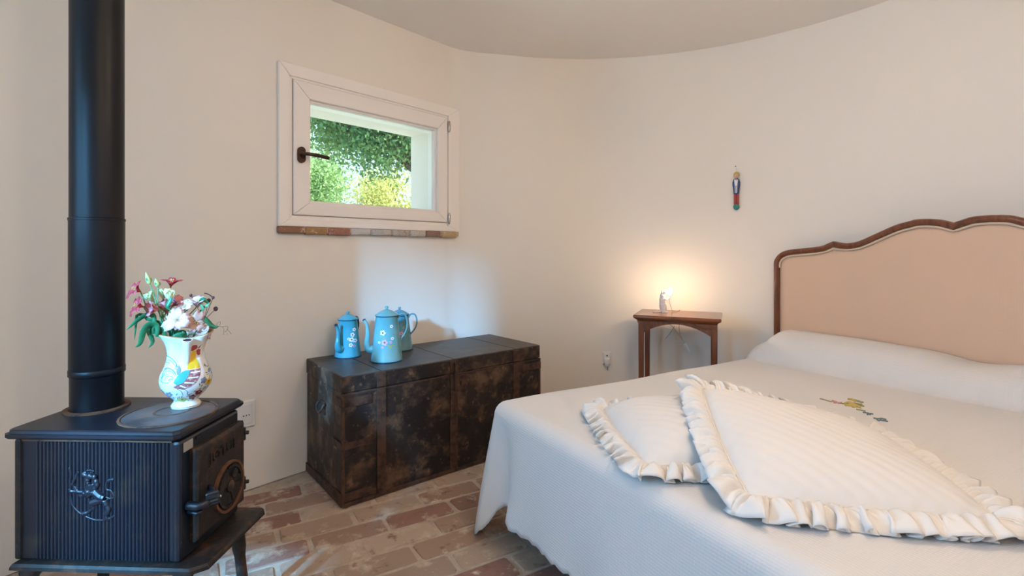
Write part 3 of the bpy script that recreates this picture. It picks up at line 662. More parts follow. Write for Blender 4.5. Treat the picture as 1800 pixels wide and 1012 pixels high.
# smooth the profile a little
for _ in range(3):
    dense = [dense[0]]+[((dense[i-1][0]+2*dense[i][0]+dense[i+1][0])/4, dense[i][1]) for i in range(1, 70)]+[dense[-1]]
def vr_of(z):
    i = min(69, max(0, z/0.211*70)); j = int(i); t = i-j
    return dense[j][0]*(1-t)+dense[min(70, j+1)][0]*t
inner = [(max(0.002, r-0.004), z) for r, z in reversed(dense[6:])]
MB().lathe([(0.0, 0.0)]+dense+inner+[(0.0, 0.02)], 72, fn=vshape).build('jug_body', M['ceramic'], vase, smooth=True)
spd = Vector((math.cos(fa+0.05), math.sin(fa+0.05), 0)); VS = lambda r, z: spd*r+Vector((0, 0, z))
spp = bez([VS(0.042, 0.122), VS(0.045, 0.148), VS(0.052, 0.176), VS(0.058, 0.1985)], 18); ns = len(spp)
sr = [0.0035+0.0095*(i/(ns-1))**0.8 for i in range(ns)]
spo = MB().tube(spp+[spp[-1]+VS(0.0008, 0.0015), spp[-1], spp[-4]], sr+[sr[-1]+0.0006, sr[-1]-0.003, 0.007], 24).build('jug_spout', M['ceramic'], vase, smooth=True)
sq = (spp[-1]-spp[-2]).normalized(); su = sq.cross(Vector((0, 0, 1))).normalized(); sv = su.cross(sq)
MB().tube([spp[-1]+VS(0.0008, 0.0012)+(su*math.cos(2*PI*k/30)+sv*math.sin(2*PI*k/30))*(sr[-1]-0.0008) for k in range(31)], 0.0016, 6, cap=False).build('spout_lip', M['ceramic'], vase, smooth=True)
MB().lathe([(0, 0), (sr[-1]-0.003, 0), (sr[-1]-0.003, 0.001), (0, 0.001)], 20, tuple(spp[-1]+VS(0.0004, 0.0008)), axis=sq).build('spout_hole', M['paint_dark'], vase)
rimp = []
for k in range(97):
    a = 2*PI*k/96; r, z = vshape(0.0655, 0.2118, a); rimp.append(Vector((r*math.cos(a), r*math.sin(a), z)))
MB().tube(rimp, 0.0016, 6, cap=False).build('rim_line', M['gold_rim'], vase, smooth=True)
rf = [Vector((0.0388*math.cos(2*PI*k/48), 0.0388*math.sin(2*PI*k/48), 0.0058)) for k in range(49)]
MB().tube(rf, 0.0006, 5, cap=False).build('foot_line', M['gold_rim'], vase, smooth=True)
# painted decoration: thin glaze patches lying on the surface. crop pixels of [270,590,390,730] at 7.225x
def vq(px, py, off=0.0004):
    dx = (px-415)/7.225*0.00139; z = (930-py)/7.225*0.00166*0.985
    z = max(0.003, min(0.209, z)); r = vr_of(z); sn = max(-0.985, min(0.985, dx/r)); th = math.asin(sn)
    a = fa+th; rr_, zz_ = vshape(r, z, a); rr_ += off
    return Vector((rr_*math.cos(a), rr_*math.sin(a), zz_))
def ppoly(name, polys, m, off=0.0004, joined=False):
    if len(polys) > 1 and not joined:
        for q_ in polys: ppoly(name, [q_], m, off)
        return
    b = MB()
    for poly in polys:
        bm = bmesh.new(); vs_ = [bm.verts.new((x, y, 0)) for x, y in poly]; f_ = bm.faces.new(vs_)
        bmesh.ops.triangulate(bm, faces=[f_]); bmesh.ops.subdivide_edges(bm, edges=bm.edges[:], cuts=2, use_grid_fill=True)
        bmesh.ops.triangulate(bm, faces=bm.faces[:]); bm.verts.index_update()
        b.add([vq(v.co.x, v.co.y, off) for v in bm.verts], [tuple(v.index for v in f2.verts) for f2 in bm.faces]); bm.free()
    return b.build(name, m, vase, smooth=True)
def pline(name, lines, w, m):
    for ln in lines:
        b = MB()
        P = bez([(x, y, 0) for x, y in ln], 20)
        b.tube([vq(p.x, p.y, 0.0002) for p in P], w, 5, flat=(1.0, 1.0)); b.build(name, m, vase, smooth=True)
def blob(cx, cy, r, n=12, k=5, amp=0.18, sy=1.0):
    return [(cx+r*(1+amp*math.cos(k*2*PI*i/n/1.0))*math.cos(2*PI*i/n), cy+sy*r*(1+amp*math.cos(k*2*PI*i/n))*math.sin(2*PI*i/n)) for i in range(n)]
ppoly('rooster_neck', [[(427, 412), (430, 360), (455, 290), (480, 215), (520, 178), (548, 185), (552, 225), (542, 280), (570, 340), (590, 420), (510, 418)]], M['paint_yellow'])
ppoly('rooster_comb', [[(460, 125), (475, 103), (505, 118), (535, 103), (570, 115), (572, 150), (555, 172), (515, 182), (485, 178), (490, 155), (462, 150)], [(553, 190), (575, 175), (597, 195), (590, 225), (592, 255), (572, 266), (556, 240)]], M['paint_red'], 0.0006)
ppoly('rooster_beak', [[(568, 165), (610, 122), (585, 168)]], M['paint_dark'])
ppoly('rooster_wing', [[(262, 560), (285, 505), (330, 460), (390, 425), (455, 420), (460, 450), (420, 520), (370, 570), (300, 590)]], M['paint_teal'], 0.0007)
ppoly('rooster_body', [[(250, 615), (300, 585), (375, 565), (425, 515), (458, 425), (595, 425), (590, 500), (545, 580), (470, 630), (390, 655), (310, 640)]], M['paint_maroon'], 0.0005)
ppoly('rooster_stripe', [[(470, 447), (585, 455), (585, 468), (465, 462)], [(445, 505), (570, 515), (560, 528), (435, 520)], [(400, 555), (520, 580), (505, 592), (385, 572)], [(350, 590), (420, 630), (400, 636), (330, 602)]], M['paint_white'], 0.0009)
for nm, col, w, ls in (('tail_feather', 'paint_paleyellow', 0.0012, [[(180, 215), (240, 240), (290, 300), (315, 370)], [(180, 345), (230, 360), (275, 400), (300, 460)], [(190, 465), (240, 450), (290, 480)]]),
                   ('tail_feather', 'paint_blue', 0.0013, [[(178, 262), (230, 275), (275, 320), (300, 380)], [(150, 410), (190, 395), (250, 415), (285, 460)], [(110, 520), (140, 440), (175, 405)]]),
                   ('tail_feather', 'paint_paleblue', 0.0012, [[(175, 305), (225, 310), (270, 350), (295, 410)], [(130, 470), (190, 425), (240, 435), (280, 480)], [(100, 545), (150, 480), (200, 460)], [(150, 540), (175, 490), (220, 480), (260, 500)]]),
                   ('tail_feather', 'paint_teal', 0.0009, [[(170, 335), (215, 335)], [(120, 555), (125, 500), (160, 440)], [(90, 540), (130, 560), (200, 560)], [(200, 530), (230, 510), (255, 520)]])):
    pline(nm, ls, w, M[col])
ppoly('rooster_saddle', [[(290, 460), (305, 390), (325, 355), (350, 400), (352, 440), (320, 470)]], M['paint_slate'], 0.0006)
pline('rooster_leg', [[(300, 640), (350, 670), (375, 735)], [(400, 655), (430, 690), (430, 735), (480, 725)]], 0.0005, M['paint_dark'])
ppoly('painted_flower', [blob(362, 805, 68, 20, 5, 0.08, 0.5)], M['paint_olive'])
ppoly('painted_flower', [blob(365, 805, 16, 10, 5, 0.1, 0.6)], M['paint_dark'], 0.0007)
ppoly('painted_flower', [blob(490, 785, 46, 20, 5, 0.14, 0.8), blob(570, 730, 44, 20, 5, 0.14, 0.8)], M['paint_darkred'])
ppoly('painted_flower', [blob(575, 722, 20, 12, 5, 0.14, 0.8), blob(548, 760, 16, 12, 5, 0.1)], M['paint_maroon'], 0.0007)
ppoly('painted_flower', [blob(205, 722, 40, 20, 5, 0.2), blob(635, 580, 40, 20, 5, 0.2), blob(712, 478, 25, 20, 5, 0.2)], M['paint_slate'])
ppoly('painted_flower', [blob(212, 728, 12, 10, 5, 0.1)], M['paint_yellow'], 0.0008)
ppoly('painted_flower', [blob(698, 612, 36, 20, 5, 0.2, 1.15)], M['paint_yellow'])
ppoly('painted_flower', [blob(700, 608, 10, 10, 5, 0.1)], M['paint_dark'], 0.0008)
rl = random.Random(3)
lv = [(150, 745), (170, 780), (200, 800), (235, 790), (260, 770), (255, 815), (290, 830), (330, 760), (360, 757), (310, 775), (425, 760), (450, 745), (440, 825), (520, 700), (590, 680), (610, 640), (580, 620), (650, 680), (660, 640), (670, 495), (690, 520), (715, 550), (740, 520), (660, 415), (645, 400), (300, 715), (130, 690), (115, 670), (65, 660), (690, 430), (630, 690), (500, 830)]
ppoly('painted_leaf', [(lambda a, L: [(x-L*math.cos(a), y-L*math.sin(a)), (x+6*math.sin(a), y-6*math.cos(a)), (x+L*math.cos(a), y+L*math.sin(a)), (x-6*math.sin(a), y+6*math.cos(a))])(rl.uniform(0, PI), rl.uniform(14, 24)) for x, y in lv], M['paint_green'], joined=True)['kind'] = 'stuff'
pline('painted_stem', [[(110, 660), (140, 740), (220, 800), (300, 830)], [(640, 400), (700, 450), (720, 520), (690, 640), (620, 720)]], 0.0004, M['paint_green'])

# ---------------- flowers in the jug (each stem is a thing)
def fpos(px, py, d=0.0):       # full-picture pixel -> world point near the jug plane; d toward the camera
    p = px_ray(px, py); t = Vector((VX, VY, 0)).length/Vector((p.x, p.y, 0)).length
    w = Vector((0, 0, CAMH))+p*t; return w+vf*d
NECK = Vector((VX, VY, ST+0.003+0.175))
def cf(x, y): return 215+x*200/1557, 470+y*130/1012        # flower crop -> picture pixel
def petal(L, W, curl, n=5, cup=0.25, ruff=0.0, ph=0.0):
    """one petal as a small grid along +z, opening to +x"""
    V = []; Fc = []
    for i in range(n+1):
        t = i/n; w = W*math.sin(PI*min(0.98, 0.10+0.80*t))**0.8*(0.35+0.65*t)
        th = curl*t*t
        cx, cz = L*(t*math.sin(0.35+th*0.8)), L*t*math.cos(0.35+th*0.8)
        for k in (-1, -0.5, 0, 0.5, 1):
            V.append(Vector((cx-cup*W*(1-abs(k))*0.9+ruff*L*math.sin(k*5+ph+t*4)*t, w*k, cz)))
    for i in range(n):
        for k in range(4): Fc.append((i*5+k, i*5+k+1, (i+1)*5+k+1, (i+1)*5+k))
    return V, Fc
def blossom(parent, pos, axis, L, W, curl, npet, m, seed=0, name='petal', ruff=0.03, center=None, scale2=None):
    rnd = random.Random(seed); q = Vector((0, 0, 1)).rotation_difference(Vector(axis).normalized())
    for i in range(npet):
        a = 2*PI*(i+rnd.uniform(-.12, .12))/npet; inner = (i % 2 == 1)
        s = rnd.uniform(0.9, 1.1)*(scale2 if (scale2 and inner) else 1)
        V, Fc = petal(L*s, W*s, curl*rnd.uniform(0.8, 1.2), ruff=ruff, ph=rnd.uniform(0, 6))
        R = Matrix.Rotation(a, 3, 'Z'); o = MB().add([q @ (R @ v)+Vector(pos) for v in V], Fc).build(name, m, parent, smooth=True)
        md = o.modifiers.new('thick', 'SOLIDIFY'); md.thickness = 0.0006
    if center:
        b = MB()
        for i in range(5):
            a = 2*PI*i/5; e = q @ Vector((0.004*math.cos(a), 0.004*math.sin(a), L*0.62)); b.tube([Vector(pos), Vector(pos)+e*0.6, Vector(pos)+e], 0.0006, 4); b.ball(Vector(pos)+e, 0.0014, 6, 4)
        b.build('stamen', center, parent, smooth=True)
def leaf_blade(parent, pts, W, m, name='leaf', fold=0.25):
    P = bez(pts, 20); n = len(P); V = []; Fc = []
    for i, p in enumerate(P):
        t = i/(n-1); tan = (P[min(n-1, i+1)]-P[max(0, i-1)]).normalized()
        sd = tan.cross(vf).normalized(); w = W*(math.sin(PI*(0.06+0.94*t))**0.75)+0.0004
        sd = (sd*0.85+vf*0.45*math.sin(3*t)).normalized()
        V += [p-sd*w, p-vf*w*fold, p+sd*w]
    for i in range(n-1): Fc += [(i*3, i*3+1, i*3+4, i*3+3), (i*3+1, i*3+2, i*3+5, i*3+4)]
    o = MB().add(V, Fc).build(name, m, parent, smooth=True); md = o.modifiers.new('thick', 'SOLIDIFY'); md.thickness = 0.0006; return o
def stem_thing(name, label, cat, top, via=None, r=0.0016, m='stem_green', foot=(0, 0)):
    t = empty(name, (VX+foot[0], VY+foot[1], ST+0.04)); tag(t, label, cat, 'flowers in the jug')
    t['_o'] = 1; bpy.context.view_layer.update()
    base = Vector((VX+foot[0], VY+foot[1], ST+0.04)); del t['_o']
    pts = [base, NECK+vr*(foot[0]*0.6)+Vector((foot[0]*.5, foot[1]*.5, 0.0))]+([via] if via is not None else [])+[top]
    MB().tube(bez(pts, 24), r, 7).build('stem', M[m], t, smooth=True)
    return t
def fix(t):       # children were modelled in world space; shift them under their empty
    off = Vector(t.location)
    for c in t.children:
        if not c.get('_done'):
            c.data.transform(Matrix.Translation(-off)); c['_done'] = 1
    for c in t.children:
        if '_done' in c: del c['_done']
def P(x, y, d=0.0): return fpos(*cf(x, y), d)
# red alstroemerias
for i, (fx, fy, ax, lab, d) in enumerate((((250, 330), None, (-0.75, 0.15, 0.5), 'deep red lily flower beside the tall green bud', 0.0), ((290, 530), None, (-0.9, 0.2, 0.35), 'deep red drooping lily flower above the long leaves', 0.015), ((660, 270), None, (0.15, 0.1, 1.0), 'deep red lily flower behind the cream roses', -0.02))):
    top = P(*fx, d); axis = vr*ax[0]+vf*ax[1]*2+Vector((0, 0, ax[2]))
    t = stem_thing('red_lily', lab, 'flower', top, P(fx[0]*0.5+300, 720, d), foot=(-0.008+0.006*i, -0.008+0.004*i))
    blossom(t, top, axis, 0.036, 0.0125, 0.75, 6, M['petal_red'], i, center=M['stamen'], scale2=0.85); fix(t)
# rose pink half-closed alstroemerias
for i, (fx, ax, lab, d) in enumerate((((510, 560), (-0.9, 0.5, 0.15), 'rose pink lily flower turned sideways under the cream rose', 0.02), ((600, 620), (-0.1, 0.3, 1.0), 'rose pink upright lily flower between cream rose stems', 0.0), ((680, 540), (0.5, 0.2, 0.6), 'rose pink lily flower half hidden behind the green sepals', -0.015))):
    top = P(*fx, d); axis = vr*ax[0]+vf*ax[1]+Vector((0, 0, ax[2]))
    t = stem_thing('rose_lily', lab, 'flower', top, P(560, 760, d), foot=(0.002*i, 0.004))
    blossom(t, top, axis, 0.038, 0.0150, 0.35, 6, M['petal_rose'], i+10, scale2=0.9); fix(t)
# cream lisianthus roses and buds
for i, (fx, L, npt, lab, d, ax) in enumerate((((420, 440), 0.026, 9, 'open cream white rose next to the red lily', 0.0, (-0.35, 0.25, 0.9)), ((560, 400), 0.024, 8, 'pale yellow rose half hidden behind the buds', -0.012, (0.0, 0.1, 1.0)), ((650, 420), 0.025, 7, 'closed yellow green rose with green sepals', 0.012, (0.05, 0.15, 1.0)))):
    top = P(*fx, d); t = stem_thing('cream_rose', lab, 'flower', top, P(560, 720, d), foot=(0.004*i-0.004, -0.006))
    axis = vr*ax[0]+vf*ax[1]+Vector((0, 0, ax[2]))
    blossom(t, top-Vector((0,0,0.006)), axis, L*1.3, 0.0165, (0.08, 0.05, -0.05)[i], npt, M['petal_cream'], i+20, ruff=0.05); blossom(t, top-Vector((0,0,0.006)), axis, L*1.05, 0.014, -0.1, 5, M['petal_cream'], i+25, ruff=0.05); fix(t)
for i, (fx, tip, lab) in enumerate((((380, 225), (325, 60), 'tall pale green rosebud, highest in the bouquet'), ((490, 260), (455, 145), 'shorter pale green rosebud beside the tallest one'))):
    top = P(*fx, 0.012); tp = P(*tip, 0.012); t = stem_thing('green_bud', lab, 'flower bud', top, P(520, 560, 0.02), foot=(0.0, -0.01-0.003*i))
    MB().tube([top+(tp-top)*k for k in (0, .12, .3, .5, .7, .88, 1)], [0.0022, 0.0052, 0.0064, 0.0058, 0.0040, 0.0022, 0.0005], 10).build('bud', M['bud_green'], t, smooth=True)
    for k in range(3):
        a = 2*PI*k/3; o = vr*math.cos(a)*0.006+vf*math.sin(a)*0.006
        leaf_blade(t, [top, top+(tp-top)*0.3+o, top+(tp-top)*0.55+o*1.2], 0.002, M['stem_green'], 'sepal')
    fix(t)
# pale pink alstroemerias
for i, (fx, ax, L, m, lab, d) in enumerate((((760, 700), (-0.05, 1.0, 0.25), 0.036, 'petal_pink', 'large pale pink flower facing out at the centre of the bouquet', 0.035), ((1000, 740), (0.25, 1.0, 0.1), 0.034, 'petal_dusty', 'dusty pink open flower right beside the large pale pink one', 0.022),
        ((1030, 490), (0.0, 0.35, 1.0), 0.034, 'petal_pink', 'pale pink upright flower beside the dark seed heads', 0.0), ((860, 540), (-0.25, 0.6, 0.8), 0.028, 'petal_pink', 'pale pink half open flower with green streaks', 0.008))):
    top = P(*fx, d); axis = vr*ax[0]+vf*ax[1]+Vector((0, 0, ax[2]))
    t = stem_thing('pink_lily', lab, 'flower', top-axis*0.008, P(780, 830, d*0.6), foot=(0.006, -0.004+0.003*i))
    blossom(t, top-axis*0.012, axis, L*1.1, 0.0190, (1.15, 1.0, 0.45, 0.5)[i], 6, M[m], i+30, center=M['stamen'], scale2=0.9); fix(t)
top = P(1010, 890, 0.01); t = stem_thing('dusty_lily', 'dusty brown pink flower lying over the jug rim', 'flower', top, P(900, 930, 0.01), foot=(0.01, 0.0))
blossom(t, top, vr*1.0+vf*0.3+Vector((0, 0, 0.05)), 0.040, 0.018, 0.25, 6, M['petal_dusty'], 51); fix(t)
# dark seed heads
for i, (fx, r, lab) in enumerate((((1280, 570), 0.0062, 'dark brown round seed head on a thin twig'), ((1245, 415), 0.0042, 'dark brown drooping seed pod at the top right of the bouquet'), ((1185, 455), 0.0055, 'dark brown seed head tucked beside green leaves'), ((940, 385), 0.0042, 'dark bud left of the upright pink flower'))):
    top = P(*fx, -0.01); t = stem_thing('seed_head', lab, 'seed head', top, P(1100, 760, -0.005), r=0.0008, m='dark_bud', foot=(0.008, 0.006))
    MB().ball(top, (r, r, r*1.15), 10, 8).build('head', M['dark_bud'], t, smooth=True)
    if i == 1: MB().tube(bez([P(1120, 355, -0.01), P(1180, 370, -0.01), top], 10), [0.0018]*6+[0.0014]*6 if False else 0.0016, 6).build('pod', M['dark_bud'], t, smooth=True)
    fix(t)
# green sprig with leaves and tendril
top = P(1300, 800, 0.0); t = stem_thing('vine_sprig', 'green leafy sprig with a thin curling tendril over the rim', 'sprig', top, P(1060, 820, 0.0), r=0.0010, foot=(0.01, 0.004))
leaf_blade(t, [P(1060, 640, .01), P(1130, 690, .02), P(1240, 800, .015), P(1320, 800, .01)], 0.0065, M['leaf_green'])
leaf_blade(t, [P(1060, 470, 0), P(1110, 430, .012), P(1190, 500, .01)], 0.006, M['leaf_green']); leaf_blade(t, [P(1080, 560, 0), P(1150, 520, .012), P(1200, 480, .01)], 0.004, M['stem_green'])
leaf_blade(t, [P(1060, 600, 0), P(1100, 560, .012), P(1060, 480, .01)], 0.004, M['stem_green'])
b = MB(); b.tube(bez([top, P(1370, 812), P(1440, 805), P(1435, 850), P(1410, 880)], 20), 0.0006, 5); b.tube(bez([P(1370, 812), P(1390, 850), P(1385, 915)], 12), 0.0005, 5); b.tube(bez([P(1430, 840), P(1460, 870), P(1485, 905)], 12), 0.0005, 5)
b.tube(bez([P(1290, 800), P(1300, 760), P(1340, 745), P(1335, 790)], 14), 0.0005, 5)
for q in ((1410, 880), (1385, 915), (1485, 905), (1435, 910)): b.ball(P(*q), 0.0012, 6, 5)
b.build('tendril', M['twig'], t, smooth=True); fix(t)
# long green leaves hanging over the left rim
for i, (pts, W, lab) in enumerate((([(420, 900), (440, 660), (330, 640), (190, 730), (70, 840)], 0.0065, 'long green leaf pointing out to the side over the jug rim'), ([(480, 930), (480, 780), (380, 760), (300, 850), (255, 1010), (190, 1070)], 0.0085, 'broad green leaf hanging down over the jug rim'),
        ([(500, 930), (490, 810), (400, 770), (370, 860), (420, 1000), (360, 1090)], 0.0070, 'dark green leaf hanging behind the broad one'), ([(520, 930), (540, 800), (440, 720), (350, 700), (290, 640), (205, 650), (190, 800), (170, 985)], 0.0045, 'thin green leaf looping up and drooping beside the jug'),
        ([(600, 930), (560, 850), (470, 810), (440, 860), (520, 910)], 0.0065, 'short teal green leaf folded near the rim'), ([(700, 930), (790, 890), (830, 880), (850, 960), (870, 1020)], 0.0090, 'wide green leaf lying in the jug spout'), ([(660, 940), (650, 830), (540, 760), (430, 720), (300, 670)], 0.0060, 'dark green leaf arching under the rose pink flower'), ([(720, 940), (690, 880), (740, 810), (800, 780)], 0.010, 'grey green leaf under the large pale pink flower'), ([(650, 560), (620, 520), (660, 440), (680, 400)], 0.006, 'green leaf wrapped round the closed rose'))):
    WP = [P(x, y, 0.02+0.008*math.sin(i*1.7)) for x, y in pts]
    t = empty('long_leaf', (VX, VY, ST+0.06)); tag(t, lab, 'leaf', 'flowers in the jug')
    MB().tube(bez([Vector((VX, VY, ST+0.06)), NECK, WP[0]], 12), 0.0012, 6).build('stalk', M['stem_green'], t, smooth=True)
    leaf_blade(t, WP, W, M['leaf_green'], 'blade'); fix(t)

# ================================================================== TRUNK
TU = Vector((0.773, 0.635, 0)).normalized()
TL, TDp, THt = 1.137, 0.478, 0.557
trunk = empty('travel_trunk', (-0.718, 2.133, 0), math.atan2(TU.y, TU.x)); tag(trunk, 'old dark brown leather trunk with rusty iron straps under the window', 'trunk')
LZ = 0.487
bevel_mod(MB().box(0.004, TL-0.004, 0.004, TDp-0.004, 0.008, LZ-0.002).build('body', M['leather'], trunk), 0.006)
bevel_mod(MB().box(0.002, TL-0.002, 0.002, TDp-0.002, LZ-0.0005, THt-0.004).build('lid', M['leather'], trunk), 0.003)
bevel_mod(MB().box(0.003, TL-0.003, 0.003, TDp-0.003, THt-0.006, THt).build('lid_cover', M['leather_top'], trunk), 0.004)
MB().box(0.002, TL-0.002, 0.001, 0.008, LZ-0.012, LZ-0.006).build('lid_lip', M['strap'], trunk)
for u in (0.178, 0.559, 0.957):
    b = MB(); b.box(u-0.021, u+0.021, -0.0035, 0.006, 0.004, LZ-0.003, 0.001); b.build('strap', M['strap'], trunk)
    b = MB(); b.box(u-0.021, u+0.021, -0.0045, 0.006, LZ+0.002, THt-0.008, 0.001); b.build('lid_strap', M['strap'], trunk)
for u in (0.178, 0.559, 0.957):
    MB().box(u-0.002, u+0.002, 0.004, TDp-0.004, THt-0.001, THt+0.0008).build('lid_seam', M['black'], trunk)
# corner irons, wrapping the front left and front right edges
for z0_, z1_ in ((0.025, 0.060), (0.245, 0.275), (0.425, 0.462)):
    for xa, xb, xs in ((-0.003, 0.135, -0.003), (TL-0.135, TL+0.003, TL)):
        b = MB(); b.box(xa, xb, -0.0015, 0.006, z0_, z1_, 0.001); b.box(xs, xs+0.003, -0.0015, 0.110, z0_, z1_, 0.001); b.build('corner_iron', M['strap'], trunk)
MB().box(-0.001, 0.012, -0.001, 0.012, 0.006, LZ-0.004, 0.002).build('edge_iron', M['strap'], trunk)
MB().box(TL-0.012, TL+0.001, -0.001, 0.012, 0.006, LZ-0.004, 0.002).build('edge_iron', M['strap'], trunk)
MB().box(-0.0025, 0.008, 0.006, TDp-0.006, 0.006, 0.045, 0.001).build('foot_iron', M['strap'], trunk)
MB().box(0.006, TL-0.006, -0.0025, 0.008, 0.004, 0.020, 0.001).build('foot_iron', M['strap'], trunk)
# hasp and lock plate
lp = MB().box(0.575, 0.632, -0.005, 0.004, 0.395, 0.470, 0.001).build('lock_plate', M['strap'], trunk)
MB().box(0.590, 0.600, -0.0062, -0.004, 0.425, 0.445).build('keyhole', M['black'], lp)
b = MB(); b.tube(bez([(0.559, -0.006, 0.545), (0.559, -0.013, 0.520), (0.559, -0.014, 0.47), (0.560, -0.011, 0.415), (0.561, -0.008, 0.402)], 20), [0.012]*6+[0.013]*10+[0.011]*5, 8, flat=(0.32, 1.0)); b.box(0.543, 0.575, -0.008, 0.0, 0.535, 0.549, 0.001)
b.build('hasp', M['strap'], trunk, smooth=True)
hpl = MB().box(-0.0045, 0.004, 0.205, 0.265, 0.345, 0.405, 0.001).build('handle_plate', M['iron_rust'], trunk)
b = MB(); b.tube(bez([(-0.010, 0.200, 0.392), (-0.018, 0.202, 0.375), (-0.020, 0.235, 0.355), (-0.018, 0.268, 0.375), (-0.010, 0.270, 0.392)], 24), 0.0045, 8)
b.tube([(0.0, 0.200, 0.392), (-0.012, 0.200, 0.392)], 0.006, 8); b.tube([(0.0, 0.270, 0.392), (-0.012, 0.270, 0.392)], 0.006, 8); b.build('side_handle', M['iron_rust'], trunk, smooth=True)
bpy.context.view_layer.update(); TM = trunk.matrix_world.copy()

# ================================================================== COFFEE POTS
def coffee_pot(u, v, H, rb, rt, spout_ang, m, label, flowers, spout=True, hm=None):
    w = TM @ Vector((u, v, THt)); pot = empty('coffee_pot', (w.x, w.y, THt)); tag(pot, label, 'coffee pot', 'enamel coffee pots on the trunk')
    toc = Vector((-w.x, -w.y, 0)).normalized(); rgt = Vector((-toc.y, toc.x, 0))
    sd = rgt*math.cos(spout_ang)+toc*math.sin(spout_ang)         # spout direction in the viewer's frame
    hd = -sd
    MB().lathe([(0, 0.0), (rb*0.97, 0.0), (rb, 0.003), (rb, 0.007), (rb*0.985, 0.011), (rb+(rt-rb)*0.3, H*0.3), (rb+(rt-rb)*0.65, H*0.65), (rt, H-0.004), (rt+0.002, H-0.001), (rt, H+0.001), (rt*0.9, H)], 48).build('pot_body', m, pot, auto=50)
    MB().lathe([(rb*0.98, 0.0), (rb+0.0008, 0.001), (rb+0.0008, 0.005), (rb*0.99, 0.006)], 48).build('base_rim', M['enamel_dark'], pot, auto=50)
    MB().lathe([(rt+0.001, H-0.003), (rt+0.0032, H-0.001), (rt+0.0032, H+0.0015), (rt+0.001, H+0.002)], 48).build('top_rim', M['enamel_dark'], pot, auto=50)
    k = rt/0.052
    lid = MB().lathe([(rt*0.9, H), (rt+0.004, H+0.002), (rt+0.004, H+0.005), (rt*0.86, H+0.013*k), (rt*0.62, H+0.021*k), (rt*0.36, H+0.027*k), (0.010*k, H+0.030*k), (0, H+0.030*k)], 40).build('lid', m, pot, auto=50)
    MB().lathe([(0, H+0.028*k), (0.007*k, H+0.029*k), (0.0055*k, H+0.034*k), (0.009*k, H+0.038*k), (0.0095*k, H+0.042*k), (0.006*k, H+0.046*k), (0, H+0.047*k)], 18).build('knob', m, lid, smooth=True)
    rat = lambda z: rb+(rt-rb)*z/H
    S = lambda r, z: sd*r+Vector((0, 0, z))
    if spout:
        sp = MB(); pts = bez([S(rat(H*.26)-0.012, H*.26), S(rat(H*.3)+0.016, H*.27), S(rat(H*.4)+0.027, H*.40), S(rat(H*.5)+0.025, H*.60), S(rat(H*.5)+0.029, H*.80), S(rat(H*.5)+0.044, H*.93)], 30)
        n = len(pts); sp.tube(pts, [0.021-(0.021-0.0075)*min(1, i/(n*0.72)) for i in range(n)], 14); sp.build('spout', m, pot, smooth=True)
        MB().tube([pts[-3]+(pts[-1]-pts[-3])*0.55, pts[-1]+(pts[-1]-pts[-2])*0.15], 0.0079, 14).build('spout_tip', M['enamel_dark'], pot, auto=50)
    Hn = lambda r, z: hd*r+Vector((0, 0, z))
    hpts = bez([Hn(rat(H*.90)-0.004, H*.90), Hn(rat(H*.95)+0.012, H*1.02), Hn(rat(H)+0.036, H*1.0), Hn(rat(H)+0.046, H*.82), Hn(rat(H*.6)+0.028, H*.62), Hn(rat(H*.45)-0.002, H*.44)], 36)
    MB().tube(hpts, 0.0065, 10, flat=(0.62, 1.0)).build('handle', hm or m, pot, smooth=True)
    for (ox, oz, r, kind) in flowers:
        ang0 = math.atan2(toc.y, toc.x)
        def q(a, bz, off): rr = rat(bz); th = math.asin(max(-.98, min(.98, a/rr))); return Vector(((rr+off)*math.cos(ang0+th), (rr+off)*math.sin(ang0+th), bz))
        if kind == 'leaf':
            rnd = random.Random(int(ox*9e4)); an = rnd.uniform(0, PI); pl = [(ox+r*math.cos(an)*c+0.35*r*s*-math.sin(an), oz+r*math.sin(an)*c+0.35*r*s*math.cos(an)) for c, s in ((-1, 0), (0, -1), (1, 0), (0, 1))]; mm = M['paint_olive']
            cen = (ox, oz)
        else:
            pl = blob(ox, oz, r, 20, 5, 0.18); cen = (ox, oz); mm = M['paint_white' if kind == 'white' else 'paint_pink']
        V = [q(*cen, 0.0006)]+[q(*p_, 0.0006) for p_ in pl]; n = len(pl)
        MB().add(V, [(0, 1+i, 1+(i+1) % n) for i in range(n)]).build('painted_leaf' if kind == 'leaf' else 'painted_flower', mm, pot, smooth=True)
        if kind != 'leaf':
            pl = blob(ox, oz, r*0.35, 10, 5, 0.0); V = [q(*cen, 0.0010)]+[q(*p_, 0.0010) for p_ in pl]; n = len(pl)
            MB().add(V, [(0, 1+i, 1+(i+1) % n) for i in range(n)]).build('flower_eye', M['paint_darkred' if kind == 'white' else 'paint_maroon'], pot, smooth=True)
    return pot
coffee_pot(0.180, 0.395, 0.186, 0.0655, 0.0455, PI*0.69, M['enamel'], 'bright blue enamel coffee pot, spout turned to the room, alone at the trunk end',
    [(0.018, 0.092, 0.011, 'white'), (0.022, 0.115, 0.010, 'white'), (0.034, 0.085, 0.009, 'white'), (0.004, 0.096, 0.007, 'white'), (0.014, 0.066, 0.009, 'white'), (0.030, 0.140, 0.008, 'white'), (0.026, 0.104, 0.008, 'leaf'), (0.030, 0.060, 0.007, 'pink'), (0.008, 0.080, 0.007, 'leaf')], hm=M['enamel_dark'])
